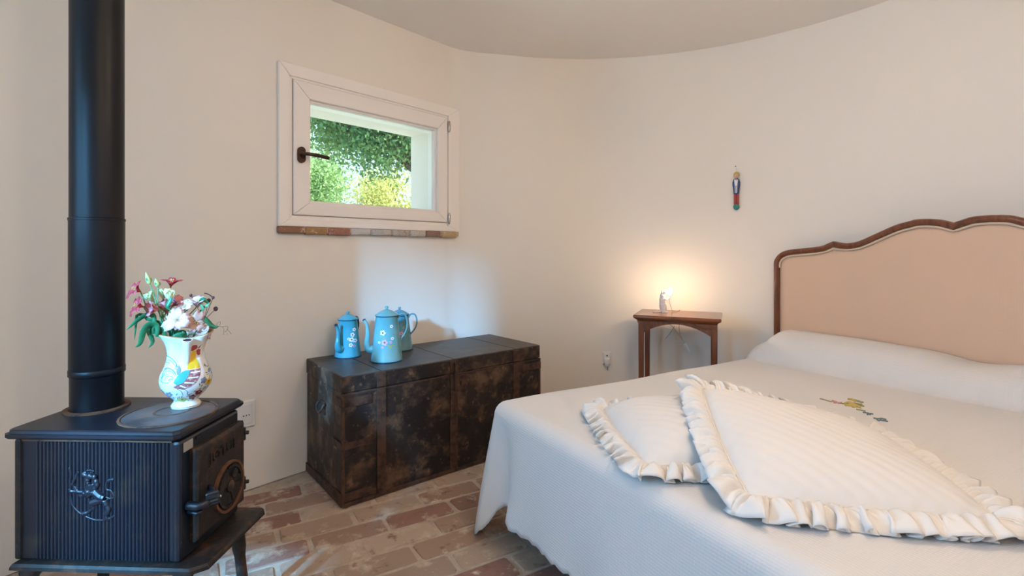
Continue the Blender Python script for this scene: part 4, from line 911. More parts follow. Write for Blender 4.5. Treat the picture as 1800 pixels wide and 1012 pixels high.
coffee_pot(0.291, 0.184, 0.218, 0.0765, 0.0515, PI*1.0, M['enamel2'], 'largest pale blue enamel coffee pot painted with a pink rose',
    [(-0.018, 0.143, 0.012, 'white'), (-0.010, 0.098, 0.0135, 'pink'), (0.012, 0.080, 0.012, 'leaf'), (0.020, 0.074, 0.010, 'leaf'), (0.030, 0.082, 0.010, 'leaf'), (-0.030, 0.125, 0.008, 'leaf'), (0.022, 0.172, 0.007, 'white'), (0.026, 0.115, 0.007, 'white'), (-0.008, 0.120, 0.007, 'leaf'), (-0.034, 0.098, 0.006, 'white'), (-0.020, 0.076, 0.006, 'pink'), (0.018, 0.098, 0.006, 'pink')])
coffee_pot(0.463, 0.390, 0.186, 0.0710, 0.0480, PI*1.06, M['enamel3'], 'grey blue enamel coffee pot half hidden behind the largest one',
    [(0.020, 0.125, 0.010, 'leaf'), (0.010, 0.095, 0.010, 'pink'), (0.026, 0.080, 0.008, 'leaf')])

# ================================================================== BED
BC = Vector((-0.089, 1.977, 0)); BTOP = 0.51; BLEN, BWID = 1.93, 1.85
bed = empty('double_bed', tuple(BC), math.atan2(BL.y, BL.x))          # local x = towards the head, local -y = across (towards the camera side)
tag(bed, 'double bed with walnut framed upholstered headboard', 'bed')
MB().box(0.06, BLEN-0.01, -BWID+0.06, -0.06, 0.14, 0.28, 0.01).build('bed_base', M['walnut'], bed)
for xx in (0.12, BLEN-0.12):
    for yy in (-0.12, -BWID+0.12): MB().lathe([(0, 0), (0.02, 0), (0.03, 0.145), (0, 0.145)], 16, (xx, yy, 0)).build('leg', M['walnut'], bed, auto=40)
bevel_mod(MB().box(0.05, BLEN-0.005, -BWID+0.05, -0.05, 0.282, BTOP-0.035).build('mattress', M['mattress'], bed), 0.03, 3)
# headboard outline traced from the picture: t across, z up
HBX = 1.945
hp0 = BC+BL*1.935-BW*0.05
def hb_tz(x, y):
    r = px_ray(x, y); k = r.x/r.y; t = (k*hp0.y-hp0.x)/(BW.x-k*BW.y); Yd = hp0.y+BW.y*t
    return t, CAMH+r.z*Yd
edge = [(1361.9, 470), (1361.9, 464.4), (1363, 457), (1369, 448), (1378.5, 441.8), (1392.7, 438.3), (1421, 435.4), (1445, 432.3), (1456.7, 427.6), (1465.5, 424), (1478, 426.4), (1492, 427.1), (1511, 423.6), (1539.8, 411), (1575, 395.6), (1600, 388.5), (1611, 385.6), (1633, 384.4), (1655.6, 386.2), (1676.7, 391.5), (1691, 386.7), (1711, 380.7), (1740, 377.8)]
E0 = [hb_tz(x, y) for x, y in edge]
tc_ = E0[-1][0]+0.004; HBW = 2*tc_
half = [(t, z) for t, z in E0[:-1]]+[(tc_, E0[-1][1])]
# dense half curve, with corners kept sharp at the two cusps
def dense_half(h):
    cus = [9, 19]; out = []
    parts = [h[0:10], h[9:20], h[19:]]
    for i, p_ in enumerate(parts):
        q = bez([(a, b_, 0) for a, b_ in p_], 8*len(p_)); out += [(v.x, v.y) for v in (q if i == 0 else q[1:])]
    return out
dh = dense_half(half)
full = [(dh[0][0], 0.12)]+dh+[(HBW-t, z) for t, z in reversed(dh[:-1])]+[(HBW-dh[0][0], 0.12)]
def offset(line, d):
    out = []; n = len(line)
    for i in range(n):
        a = line[max(0, i-1)]; b_ = line[i]; c = line[min(n-1, i+1)]
        t1 = Vector((b_[0]-a[0], b_[1]-a[1])) if i > 0 else Vector((c[0]-b_[0], c[1]-b_[1]))
        t2 = Vector((c[0]-b_[0], c[1]-b_[1])) if i < n-1 else t1
        t1.normalize(); t2.normalize(); n1 = Vector((t1.y, -t1.x)); n2 = Vector((t2.y, -t2.x)); m_ = n1+n2
        if m_.length < 1e-4: m_ = n1
        m_.normalize(); k = max(0.55, m_.dot(n1)); out.append((b_[0]+m_.x*d/k, b_[1]+m_.y*d/k))
    return out
def hb(t, z, d): return Vector((HBX-d, 0.05-t, z))                 # bed-local point on the headboard, d towards the foot
hbd = empty('headboard'); hbd.parent = bed
prof_hb = [(0.0, -0.012), (0.0, 0.020), (0.006, 0.030), (0.014, 0.033), (0.022, 0.031), (0.028, 0.024), (0.030, 0.012), (0.030, -0.012)]
rows = [[hb(t, z, dpt) for t, z in offset(full, o_)] for o_, dpt in prof_hb]; n = len(full)
V = [p for r_ in rows for p in r_]; K = len(rows)
Fc = [(r_*n+i, r_*n+i+1, ((r_+1) % K)*n+i+1, ((r_+1) % K)*n+i) for r_ in range(K) for i in range(n-1)]
Fc += [tuple(r_*n for r_ in range(K)), tuple(r_*n+n-1 for r_ in reversed(range(K)))]
tag(mesh_obj('headboard_frame', V, Fc, M['walnut'], hbd, True), 'scalloped walnut frame'); hbd.children[0].data.set_sharp_from_angle(angle=0.9)
# panel: padded linen, ladder of quads between the outline and its base
inn = offset(full, 0.028)
def panel(line, d0, d1, name, m, nz=18):
    L_ = [p for p in line if True]; V = []; uv = []
    for t, z in L_:
        for k in range(nz+1):
            zz_ = 0.30+(z-0.30)*k/nz; e = min(min(t-L_[0][0], L_[-1][0]-t), z-zz_)/0.05
            d = d0+(d1-d0)*(1-math.exp(-max(0, e)*1.6)); V.append(hb(t, zz_, d))
    Fc = [(i*(nz+1)+k, (i+1)*(nz+1)+k, (i+1)*(nz+1)+k+1, i*(nz+1)+k+1) for i in range(len(L_)-1) for k in range(nz)]
    o = mesh_obj(name, V, Fc, m, hbd, True)
    u = o.data.uv_layers.new(name='uv')
    for lp_ in o.data.loops: co = o.data.vertices[lp_.vertex_index].co; u.data[lp_.index].uv = (co.y, co.z)
    return o
mono = [p for i, p in enumerate(inn) if i > 0 and i < n-1]
mono2 = []
for p in mono:
    if not mono2 or p[0] > mono2[-1][0]+1e-5: mono2.append(p)
tag(panel(mono2, 0.004, 0.020, 'headboard_panel', M['linen']), 'beige pink woven upholstery')
back_poly = [hb(t, z, -0.010) for t, z in mono2]+[hb(mono2[-1][0], 0.2, -0.010), hb(mono2[0][0], 0.2, -0.010)]
mesh_obj('headboard_back', back_poly+[p+Vector((-0.006, 0, 0)) for p in back_poly], [tuple(range(len(back_poly))), tuple(range(2*len(back_poly)-1, len(back_poly)-1, -1))]+[(i, (i+1) % len(back_poly), len(back_poly)+(i+1) % len(back_poly), len(back_poly)+i) for i in range(len(back_poly))], M['walnut'], hbd)
gl_ = offset(full, 0.0355)[1:-1]
MB().tube([hb(t, z, 0.016) for t, z in gl_], 0.0058, 6, flat=(1.0, 1.0)).build('trim_braid', M['gimp'], hbd, smooth=True)
for t in (0.02, HBW-0.02): MB().box(HBX-0.015, HBX+0.012, 0.05-t-0.016, 0.05-t+0.016, 0.0, 0.13).build('headboard_leg', M['walnut'], hbd)

# ---------------- bedspread (drapes over mattress and two sleeping pillows)
def sstep(a, b_, x): t = min(1, max(0, (x-a)/(b_-a))); return t*t*(3-2*t)
def top_h(x, y):                  # x along bed from foot, y across from the window side (0..BWID)
    crease = 1.57+0.06*y
    c = 0.0
    e = sstep(0.015, 0.13, y)*sstep(0.02, 0.12, BWID-y)
    uu = min(1, max(0, (x-crease)/(1.90-crease))); pil = math.sqrt(max(0, 1-(1-min(1, uu/0.62))**2))*(1-0.10*sstep(0.6, 1.0, uu))
    gap = 1-0.16*math.exp(-((y-0.90)/0.11)**2)-0.10*sstep(0.3, 0.9, y)
    c += 0.150*pil*gap*(0.35+0.65*e)
    c += 0.006*noise.noise(Vector((x*2.2, y*2.2, 0)))-0.012*math.exp(-((x-crease+0.01)/0.035)**2)*e
    return BTOP+c
RD = 0.055
NU, NV = 110, 90
ix0, ix1, iy0, iy1 = RD, BLEN-0.012, RD, BWID-RD
verts = []; uvs = []; faces = []
gid = {}
for i in range(NU+1):
    for j in range(NV+1):
        x = ix0+(ix1-ix0)*i/NU; y = iy0+(iy1-iy0)*j/NV
        gid[i, j] = len(verts); verts.append(Vector((x, -y, top_h(x, y)))); uvs.append((x, y))
for i in range(NU):
    for j in range(NV): faces.append((gid[i, j], gid[i+1, j], gid[i+1, j+1], gid[i, j+1]))
# skirt loop: window side from head to foot, round the corner, foot, corner, far side
loop = []
for i in range(NU, 0, -1): loop.append((gid[i, 0], (0, 1)))
NF = 14
for k in range(NF+1): a = PI/2*k/NF; loop.append((gid[0, 0], (-math.sin(a), math.cos(a))))
for j in range(1, NV): loop.append((gid[0, j], (-1, 0)))
for k in range(NF+1): a = PI/2*k/NF; loop.append((gid[0, NV], (-math.cos(a), -math.sin(a))))
for i in range(1, NU+1): loop.append((gid[i, NV], (0, -1)))
# arc length and corner weight
cum = [0.0]; 
for a, b_ in zip(loop, loop[1:]):
    pa = verts[a[0]]+Vector((a[1][0], a[1][1], 0))*0.1; pb = verts[b_[0]]+Vector((b_[1][0], b_[1][1], 0))*0.1; cum.append(cum[-1]+(pa-pb).length)
c1 = cum[NU+NF//2]; c2 = cum[NU+NF+NV+NF//2]
NR = 26; prev = [l[0] for l in loop]
for r_ in range(1, NR+1):
    cur = []
    for q, (vi, nn) in enumerate(loop):
        p = verts[vi]; s = cum[q]; dz_top = p.z
        cw = math.exp(-((s-c1)/0.105)**4)+math.exp(-((s-c2)/0.105)**4)
        rec = math.exp(-((s-c1-0.155)/0.055)**2)+math.exp(-((s-c2+0.155)/0.055)**2)
        hem = 0.128-0.112*cw-0.012*abs(math.sin(s*PI/0.055))+0.03*rec+0.006*math.sin(s*3.1)
        na = 6
        if r_ <= na:
            a = PI/2*r_/na; off = RD*math.sin(a); z = dz_top-RD*(1-math.cos(a))
        else:
            t = (r_-na)/(NR-na); z = (dz_top-RD)*(1-t)+hem*t
            off = RD+t*(0.030+0.055*cw-0.060*rec+0.016*math.sin(s*9.0+1.0)*t+0.010*math.sin(s*21.0)*t*t)
        v = Vector((p.x+nn[0]*off, p.y+nn[1]*off, z)); cur.append(len(verts)); verts.append(v)
        uvs.append((uvs[vi][0]-0.0+nn[0]*(off+dz_top-z), uvs[vi][1]-nn[1]*(off+dz_top-z)))
    for q in range(len(loop)-1):
        a, b_, c, d = prev[q], prev[q+1], cur[q+1], cur[q]
        faces.append((a, b_, c, d) if a != b_ else (a, c, d))
    prev = cur
sp = mesh_obj('bedspread', [v.copy() for v in verts], faces, M['spread'], None, True)
sp.location = BC; sp.rotation_euler = (0, 0, math.atan2(BL.y, BL.x))
ul = sp.data.uv_layers.new(name='uv')
for l_ in sp.data.loops: ul.data[l_.index].uv = uvs[l_.vertex_index]
tag(sp, 'white waffle cotton bedspread with scalloped hem on the bed', 'bedspread')
md = sp.modifiers.new('thick', 'SOLIDIFY'); md.thickness = 0.004; md.offset = -1
# embroidery: stitched motif on the bedspread, from crop pixels of [1400,660,1620,780] at 8.18x
def bed_local(w): d = w-BC; return d.dot(BL), d.dot(BW)
def emb_pt(x, y):
    w = at_z(1400+x/8.182, 660+y/8.182, BTOP+0.003); a, b_ = bed_local(w); return Vector((a, -b_, top_h(a, b_)+0.0022))
def stitch(name, lines, w, m):
    for ln in lines: MB().tube(bez([emb_pt(*p) for p in ln], 10), w, 6).build(name, m, sp, smooth=True)
stitch('stitched_stem', [[(340, 325), (420, 345), (505, 368)], [(860, 470), (930, 482), (995, 495)], [(600, 380), (680, 395)]], 0.0022, M['thread_green'])
stitch('stitched_bud', [[(510, 355), (545, 362), (578, 372)], [(530, 375), (575, 380)], [(600, 385), (650, 382)]], 0.0040, M['thread_pink'])
stitch('stitched_leaf', [[(740, 330), (800, 335), (850, 360)], [(690, 395), (760, 375), (830, 400)], [(700, 415), (780, 420), (850, 425)], [(810, 440), (870, 430), (915, 450)], [(770, 395), (850, 415), (900, 435)], [(720, 380), (790, 395)]], 0.0050, M['thread_yellow'])
stitch('stitched_leaf', [[(780, 330), (850, 345), (910, 360)], [(860, 355), (920, 370), (960, 372)], [(820, 385), (880, 395), (940, 410)], [(880, 400), (940, 400)], [(900, 420), (970, 425)]], 0.0034, M['thread_green'])
stitch('stitched_flower', [[(955, 512), (1000, 518), (1030, 530)], [(1020, 545), (1060, 530), (1100, 538)], [(1030, 520), (1060, 545)], [(1110, 595), (1170, 605), (1220, 600), (1290, 615)], [(1150, 610), (1185, 635), (1220, 605)], [(1220, 630), (1270, 635), (1315, 645)], [(1240, 605), (1290, 640)]], 0.0026, M['thread_blue'])

# ---------------- ruffled cushions
def cushion(name, label, cx, cy, ang, half, corners, h, seed, hfun=None):
    """corners: z of seam at (-,-),(+,-),(+,+),(-,+); local x right, y away"""
    rnd = random.Random(seed); ca, sa = math.cos(ang), math.sin(ang)
    root = empty(name, (cx, cy, BTOP)); tag(root, label, 'cushion', 'ruffled cushions on the bed')
    def zc(a, b_):
        u, v = (a/half+1)/2, (b_/half+1)/2; u = min(1.3, max(-.3, u)); v = min(1.3, max(-.3, v))
        return corners[0]*(1-u)*(1-v)+corners[1]*u*(1-v)+corners[2]*u*v+corners[3]*(1-u)*v-BTOP
    def W(a, b_, z): return Vector((a*ca-b_*sa, a*sa+b_*ca, z))
    def rq(a, b_):        # square to slightly rounded, pinched square
        k = 1-0.05*(1-(a/half)**2)*0-0.045*((a/half)**2*(b_/half)**2)
        return a*k, b_*k
    n = 44; V = []; uv = []; Fc = []
    for side in (1, -1):
        base = len(V)
        for i in range(n+1):
            for j in range(n+1):
                u, v = -1+2*i/n, -1+2*j/n
                a, b_ = rq(u*half, v*half)
                pr = ((1-abs(u)**2.6)*(1-abs(v)**2.6)); pr = max(0, pr)**0.55
                hh = h*(hfun(u, v) if hfun else 1.0)
                z = zc(a, b_)+(pr*hh if side > 0 else -0.004-min(pr*0.03, 0.02))+(0.004*noise.noise(Vector((u*3, v*3, seed)))*pr if side > 0 else 0)
                V.append(W(a, b_, z)); uv.append((a, b_))
        for i in range(n):
            for j in range(n): Fc.append(tuple(base+k for k in (i*(n+1)+j, (i+1)*(n+1)+j, (i+1)*(n+1)+j+1, i*(n+1)+j+1)))
    o = mesh_obj('cushion_cover', V, Fc, M['cushion'], root, True)
    ul_ = o.data.uv_layers.new(name='uv')
    c45 = math.cos(PI/4)
    for l_ in o.data.loops:
        a, b_ = uv[l_.vertex_index]; ul_.data[l_.index].uv = ((a+b_)*c45, (a-b_)*c45)
    # ruffle: gathered strip round the seam
    per = []; m_ = 220
    cornerz = 0.05
    for k in range(4):
        for i in range(m_):
            t = -1+2*i/m_
            a, b_, nx, ny = ((t*half, -half, 0, -1), (half, t*half, 1, 0), (-t*half, half, 0, 1), (-half, -t*half, -1, 0))[k]
            # turn the normal through the corner
            e = (abs(t)-0.80)/0.20
            if e > 0:
                sgn = 1 if t > 0 else -1; an = e*PI/4*sgn
                nx, ny = nx*math.cos(an)-ny*math.sin(an), nx*math.sin(an)+ny*math.cos(an)
            per.append((*rq(a, b_), nx, ny, k*2+t+1))
    N_ = len(per); R_ = 9; V = []; Fc = []
    ph = [rnd.uniform(0, 6.28) for _ in range(8)]
    for r_ in range(R_+1):
        f_ = r_/R_
        for i, (a, b_, nx, ny, s) in enumerate(per):
            w1 = math.sin(s*PI*11+ph[0]+1.6*math.sin(s*2.1+ph[1])+1.1*math.sin(s*5.3+ph[6])); w2 = math.sin(s*PI*25+ph[2]+1.4*math.sin(s*3.7+ph[3])); w3 = math.sin(s*PI*43+ph[4]+1.5*math.sin(s*7.7+ph[7]))
            cr = noise.noise(Vector((a*38, b_*38, f_*2.2+seed)))
            ext = f_*(0.066+0.009*w1+0.006*cr)+0.004*w2*f_*f_
            tx, ty = -ny, nx
            sh_ = (0.020*math.sin(s*PI*11+ph[5])+0.008*w2+0.006*cr)*f_**1.3
            zg = 0.014*math.sin(f_*PI)+0.015*w1*f_**0.9+0.010*w2*f_**0.5*(1-0.45*f_)+0.006*w3*math.sin(min(1, f_*1.3)*PI)+0.010*cr*f_**0.6-0.010*f_
            z = max(zc(a+nx*ext, b_+ny*ext)+zg, -0.0+0.0045+0.003*(w1+1)) if True else 0
            V.append(W(a+nx*ext+tx*sh_, b_+ny*ext+ty*sh_, z))
    for r_ in range(R_):
        for i in range(N_): Fc.append((r_*N_+i, r_*N_+(i+1) % N_, (r_+1)*N_+(i+1) % N_, (r_+1)*N_+i))
    o = mesh_obj('ruffle', V, Fc, M['ruffle'], root, True); md = o.modifiers.new('thick', 'SOLIDIFY'); md.thickness = 0.004; md.offset = 0
    # piping along the seam
    pp = [W(a, b_, zc(a, b_)+0.003) for a, b_, *_ in per[::8]]; pp.append(pp[0])
    MB().tube(pp, 0.0028, 6, cap=False).build('piping', M['ruffle'], root, smooth=True)
    return root
cushion('ruffled_cushion', 'white quilted cushion with ruffled edge lying under the other cushion', 0.57, 1.575, 0.075, 0.245, (0.530, 0.526, 0.530, 0.532), 0.085, 1, hfun=lambda u, v: 1.0-0.55*sstep(-0.2, 0.7, u-0.3*v))
cushion('ruffled_cushion', 'white quilted cushion with ruffled edge resting on top of the other cushion', 0.815, 1.345, -0.16, 0.258, (0.540, 0.530, 0.535, 0.655), 0.068, 2)

# ================================================================== BEDSIDE TABLE
tz = 0.712
tfl = at_z(1112.6, 553, tz); tfr = at_z(1268, 561, tz)
TX = (tfr-tfl); TX.z = 0; tlen = TX.length; TX.normalize(); tdep = 0.325
tab = empty('bedside_table', (tfl.x, tfl.y, 0), math.atan2(TX.y, TX.x)); tag(tab, 'narrow walnut bedside table with arched apron', 'table')
moulded_plate(0, tlen, 0, tdep, [(0.022, tz-0.034), (0.014, tz-0.026), (0.004, tz-0.020), (0.0, tz-0.014), (0.0, tz-0.004), (0.003, tz)], 0.002).build('table_top', M['walnut_top'], tab)
lw = 0.030; lx0, lx1, ly0, ly1 = 0.026, tlen-0.026-lw, 0.028, tdep-0.028-lw
for lx in (lx0, lx1):
    for ly in (ly0, ly1):
        b = MB(); V = []
        for k, z in ((0.72, 0.0), (0.9, 0.25), (1.0, tz-0.034)):
            V += [(lx+lw/2+sx*lw/2*k, ly+lw/2+sy*lw/2*k, z) for sx, sy in ((-1, -1), (1, -1), (1, 1), (-1, 1))]
        b.add(V, [(r_*4+k, r_*4+(k+1) % 4, (r_+1)*4+(k+1) % 4, (r_+1)*4+k) for r_ in range(2) for k in range(4)]+[(3, 2, 1, 0), (8, 9, 10, 11)])
        bevel_mod(b.build('leg', M['walnut'], tab), 0.002)
def apron(a0_, a1_, fn, rise):
    pts = [(a0_, tz-0.034), (a1_, tz-0.034)]; m_ = 16
    for k in range(m_+1):
        t = 1-k/m_; pts.append((a0_+(a1_-a0_)*t, tz-0.105+rise*(1-(2*t-1)**2)))
    n = len(pts); V = [fn(a, z, 0) for a, z in pts]+[fn(a, z, 1) for a, z in pts]
    q = MB(); Fc = [(i, (i+1) % n, n+(i+1) % n, n+i) for i in range(n)]
    # quads between arch and top edge
    b = MB(); tops = [(a0_+(a1_-a0_)*(1-k/m_), tz-0.034) for k in range(m_+1)]; bots = pts[2:]
    V = [fn(a, z, s_) for s_ in (0, 1) for a, z in tops+bots]; K = m_+1; T = 2*K
    Fc = []
    for k in range(m_):
        Fc += [(k, k+1, K+k+1, K+k), (T+k, T+k+1, T+K+k+1, T+K+k), (k, k+1, T+k+1, T+k), (K+k, K+k+1, T+K+k+1, T+K+k)]
    Fc += [(0, K, T+K, T), (m_, K+m_, T+K+m_, T+m_)]
    return b.add(V, Fc)
apron(lx0+lw, lx1, lambda a, z, s_: (a, ly0+0.004+0.016*s_, z), 0.058).build('apron', M['walnut'], tab)
apron(lx0+lw, lx1, lambda a, z, s_: (a, ly1+lw-0.020+0.016*s_, z), 0.058).build('apron', M['walnut'], tab)
for lx in (lx0, lx1):
    apron(ly0+lw, ly1, lambda a, z, s_: (lx+0.007+0.016*s_, a, z), 0.05).build('side_apron', M['walnut'], tab)
for sx, bx in ((1, lx0-0.006), (-1, lx1+lw+0.006)):
    poly = [(bx, tz-0.036), (bx+sx*0.115, tz-0.036), (bx+sx*0.108, tz-0.046), (bx+sx*0.085, tz-0.050), (bx+sx*0.070, tz-0.060), (bx+sx*0.035, tz-0.058), (bx+sx*0.010, tz-0.054)]
    MB().prism(poly, lambda a, z, d: Vector((a, ly0-0.010+d, z)), 0.0, 0.012).build('corner_bracket', M['walnut'], tab)

# ---------------- mouse lamp on the table
ml = at_z(1166, 548.5, tz+0.001)
mouse = empty('mouse_lamp', (ml.x, ml.y, tz+0.0005)); tag(mouse, 'white mouse figurine lamp holding a lit bulb on the bedside table', 'lamp')
rg = Vector((-ml.y, ml.x, 0)).normalized()*-1; rg = Vector((ml.y, -ml.x, 0)).normalized(); aw = Vector((ml.x, ml.y, 0)).normalized()      # image right, away
def mp(x, z, d=0.0): return rg*x+aw*d+Vector((0, 0, z))
b = MB()
b.tube(bez([mp(0.002, 0.004), mp(0.000, 0.025), mp(-0.004, 0.055), mp(-0.005, 0.085), mp(-0.002, 0.108), mp(0.004, 0.118)], 30), [0.012]+[0.020]*5+[0.022]*6+[0.0195]*6+[0.0165]*6+[0.0135]*5+[0.011]*2, 16)
b.tube(bez([mp(-0.004, 0.113), mp(0.008, 0.120), mp(0.020, 0.119), mp(0.027, 0.117)], 15), [0.011]*4+[0.0125]*4+[0.010]*3+[0.0065]*3+[0.003]*2, 14)       # head
for d in (-0.011, 0.011):
    b.ball(mp(-0.008, 0.128, d), (0.0045, 0.0075, 0.0095), 12, 8)                                                                                  # ears
    b.tube(bez([mp(0.006, 0.085, d), mp(0.018, 0.078, d*1.1), mp(0.030, 0.086, d*0.6), mp(0.038, 0.094, 0.0)], 16), [0.0065]*5+[0.0052]*5+[0.0045]*6, 10)   # arms
    b.tube(bez([mp(-0.006, 0.006, d*1.3), mp(0.010, 0.004, d*1.4), mp(0.026, 0.0035, d*1.4)], 10), [0.008]*3+[0.006]*4+[0.0042]*4, 10)               # feet
    b.ball(mp(0.004, 0.022, d*1.2), (0.013, 0.010, 0.017), 12, 8)                                                                                  # thighs
fig = b.build('mouse_figure', M['resin'], mouse, smooth=True); remesh(fig, 0.0018)
MB().tube(bez([mp(-0.012, 0.008), mp(-0.028, 0.005, -0.01), mp(-0.050, 0.004, -0.018), mp(-0.062, 0.004, -0.012)], 20), [0.0042]*6+[0.0034]*6+[0.0026]*6+[0.002]*3, 8).build('tail', M['resin'], mouse, smooth=True)
MB().lathe([(0.0, 0), (0.0055, 0.001), (0.0062, 0.005), (0.0062, 0.016), (0, 0.017)], 14, tuple(mp(0.040, 0.092))).build('bulb_socket', M['resin'], mouse, auto=40)
MB().lathe([(0.005, 0), (0.008, 0.010), (0.0115, 0.020), (0.0125, 0.029), (0.0095, 0.038), (0, 0.043)], 18, tuple(mp(0.040, 0.108))).build('bulb', M['bulb'], mouse, smooth=True)
# cord: from the socket down to the table, over the back edge, looped under the table
tb = lambda x, y, z: tab_m @ Vector((x, y, z))-Vector((ml.x, ml.y, tz+0.0005))
bpy.context.view_layer.update(); tab_m = tab.matrix_world.copy()
ux = tlen*0.42
c1p = [mp(0.040, 0.092), mp(0.036, 0.070, 0.004), mp(0.042, 0.040, 0.008), mp(0.050, 0.012, 0.015), mp(0.054, 0.003, 0.03)]
back = tb(ux+0.03, tdep+0.006, tz-0.002)
c2 = bez([Vector(p) for p in c1p]+[tb(ux+0.025, tdep-0.03, tz+0.0025), back, tb(ux+0.03, tdep+0.010, tz-0.06), tb(ux+0.028, tdep+0.010, tz-0.13), tb(ux+0.055, tdep+0.008, tz-0.20), tb(ux+0.082, tdep+0.006, tz-0.25)], 80)
MB().tube(c2, 0.0018, 6).build('lamp_cord', M['cord'], mouse, smooth=True)
c3 = bez([tb(ux+0.082, tdep+0.006, tz-0.25), tb(ux+0.05, tdep+0.010, tz-0.19), tb(ux-0.02, tdep+0.012, tz-0.10), tb(ux-0.07, tdep+0.010, tz-0.075), tb(ux-0.09, tdep+0.010, tz-0.10)], 30)
MB().tube(c3, 0.0018, 6).build('lamp_cord', M['cord'], mouse, smooth=True)
c4 = bez([tb(ux+0.0, tdep+0.012, tz-0.10), tb(ux-0.03, tdep+0.014, tz-0.15), tb(ux-0.06, tdep+0.012, tz-0.19)], 14)
MB().tube(c4, 0.0016, 6).build('lamp_cord', M['cord'], mouse, smooth=True)
b = MB(); q0, q1 = tb(ux+0.060, tdep+0.008, tz-0.205), tb(ux+0.088, tdep+0.006, tz-0.262); b.tube([q0, q0+(q1-q0)*.2, q0+(q1-q0)*.8, q1], [0.004, 0.009, 0.009, 0.005], 10); b.build('cord_switch', M['plastic'], mouse, smooth=True)

# ================================================================== WALL ITEMS
def far_pt(x, y, d=0.0):           # pixel -> point on the round wall, normal into the room
    r = px_ray(x, y); a = r.x**2+1; b_ = -2*(r.x*CC.x+CC.y); c = CC.x**2+CC.y**2-RR**2
    t = (-b_+math.sqrt(b_*b_-4*a*c))/(2*a); p = Vector((0, 0, CAMH))+r*t; nn = Vector((CC.x-p.x, CC.y-p.y, 0)).normalized(); return p+nn*d, nn
def wall_empty(name, p, nn):       # local x right along the wall (seen from the room), y into the wall, z up
    o = empty(name, tuple(p)); rx = Vector((-nn.y, nn.x, 0)); o.rotation_euler = (0, 0, math.atan2(rx.y, rx.x)); return o
# outlet by the table with a charger plugged in
p, nn = far_pt(1066.5, 629, 0.001); out = wall_empty('wall_socket', p, nn); tag(out, 'white wall socket beside the bedside table', 'socket')
W_, H_ = 0.058, 0.085
bevel_mod(MB().box(-W_/2, W_/2, -0.009, 0.004, -H_/2, H_/2).build('cover_plate', M['plastic'], out), 0.004)
MB().box(-0.022, 0.022, -0.0115, -0.006, -0.034, 0.034, 0.002).build('socket_insert', M['plastic'], out)
MB().lathe([(0, 0), (0.005, 0), (0.005, 0.0012), (0, 0.0012)], 14, (0.001, -0.0115, 0.018), axis=(0, -1, 0)).build('socket_hole', M['black'], out)
p2 = p+nn*0.0115; chg = wall_empty('plug_adapter', p2-Vector((0, 0, 0.012)), nn); tag(chg, 'small white plug adapter pushed into the socket beside the table', 'plug')
b = MB().box(-0.017, 0.017, -0.032, 0.0, -0.020, 0.016, 0.005); b.box(-0.013, 0.013, -0.026, -0.004, -0.036, -0.018, 0.004); b.build('plug_body', M['plastic'], chg, auto=40)
MB().tube(bez([(0.004, -0.014, -0.034), (0.006, -0.014, -0.046), (0.002, -0.013, -0.056), (0.008, -0.013, -0.064)], 14), 0.003, 6).build('plug_prong', M['chrome'], chg, smooth=True)
# outlet on the left wall behind the stove
ls, lz = px_wl(431, 727); lp_ = Vector((0, 0, 0))
r = px_ray(431, 727); best = None
for i in range(len(leftc)-1):         # meet the curved side wall
    a, b_ = leftc[i], leftc[i+1]; den = (b_.x-a.x)-r.x*(b_.y-a.y)
    if abs(den) < 1e-9: continue
    t = (r.x*a.y-a.x)/den
    if 0 <= t <= 1 and a.y > 0.5:
        w = a+(b_-a)*t; tn = (b_-a).normalized(); best = (w, Vector((tn.y, -tn.x, 0)))
if best is None: best = (wl_pt(ls, 0), WN)
w, nn = best; zc_ = CAMH+r.z*w.y
out2 = wall_empty('wall_socket', Vector((w.x, w.y, zc_))+nn*0.002, nn); tag(out2, 'white wall socket on the wall just behind the stove', 'socket')
bevel_mod(MB().box(-0.042, 0.042, -0.009, 0.004, -0.060, 0.060).build('cover_plate', M['plastic'], out2), 0.004)
MB().box(-0.024, 0.024, -0.0115, -0.006, -0.045, 0.045, 0.002).build('socket_insert', M['plastic'], out2)
for q in (-0.012, 0.0, 0.012): MB().lathe([(0, 0), (0.0028, 0), (0.0028, 0.001), (0, 0.001)], 12, (q, -0.0115, -0.005), axis=(0, -1, 0)).build('socket_hole', M['black'], out2)
# little glass figure hanging from a nail
p, nn = far_pt(1295, 302, 0.014); zt = p.z; figp = wall_empty('hanging_ornament', Vector((p.x, p.y, far_pt(1295, 369.5)[0].z)), nn)
tag(figp, 'small painted glass figure in blue coat and red trousers hanging on the wall', 'ornament')
HF = zt-far_pt(1295, 369.5)[0].z
pz = lambda k: HF*k
MB().ball((0, 0, pz(0.085)), (0.0185, 0.012, pz(0.085)), 16, 12).build('ball_base', M['orn_green'], figp, smooth=True)
for sx in (-1, 1):
    MB().lathe([(0, pz(.14)), (0.0085, pz(.15)), (0.0080, pz(.25)), (0.0085, pz(.40)), (0, pz(.44))], 14, (sx*0.0072, 0, 0)).build('trouser_leg', M['orn_red'], figp, smooth=True)
ff = lambda r, z, a: (r*(abs(math.cos(a))**2+(0.55*abs(math.sin(a)))**2)**0.5, z)
MB().lathe([(0, pz(.40)), (0.0165, pz(.42)), (0.0185, pz(.52)), (0.0225, pz(.64)), (0.0230, pz(.72)), (0.017, pz(.80)), (0.006, pz(.83)), (0, pz(.83))], 28, fn=ff).build('coat', M['orn_blue'], figp, smooth=True)
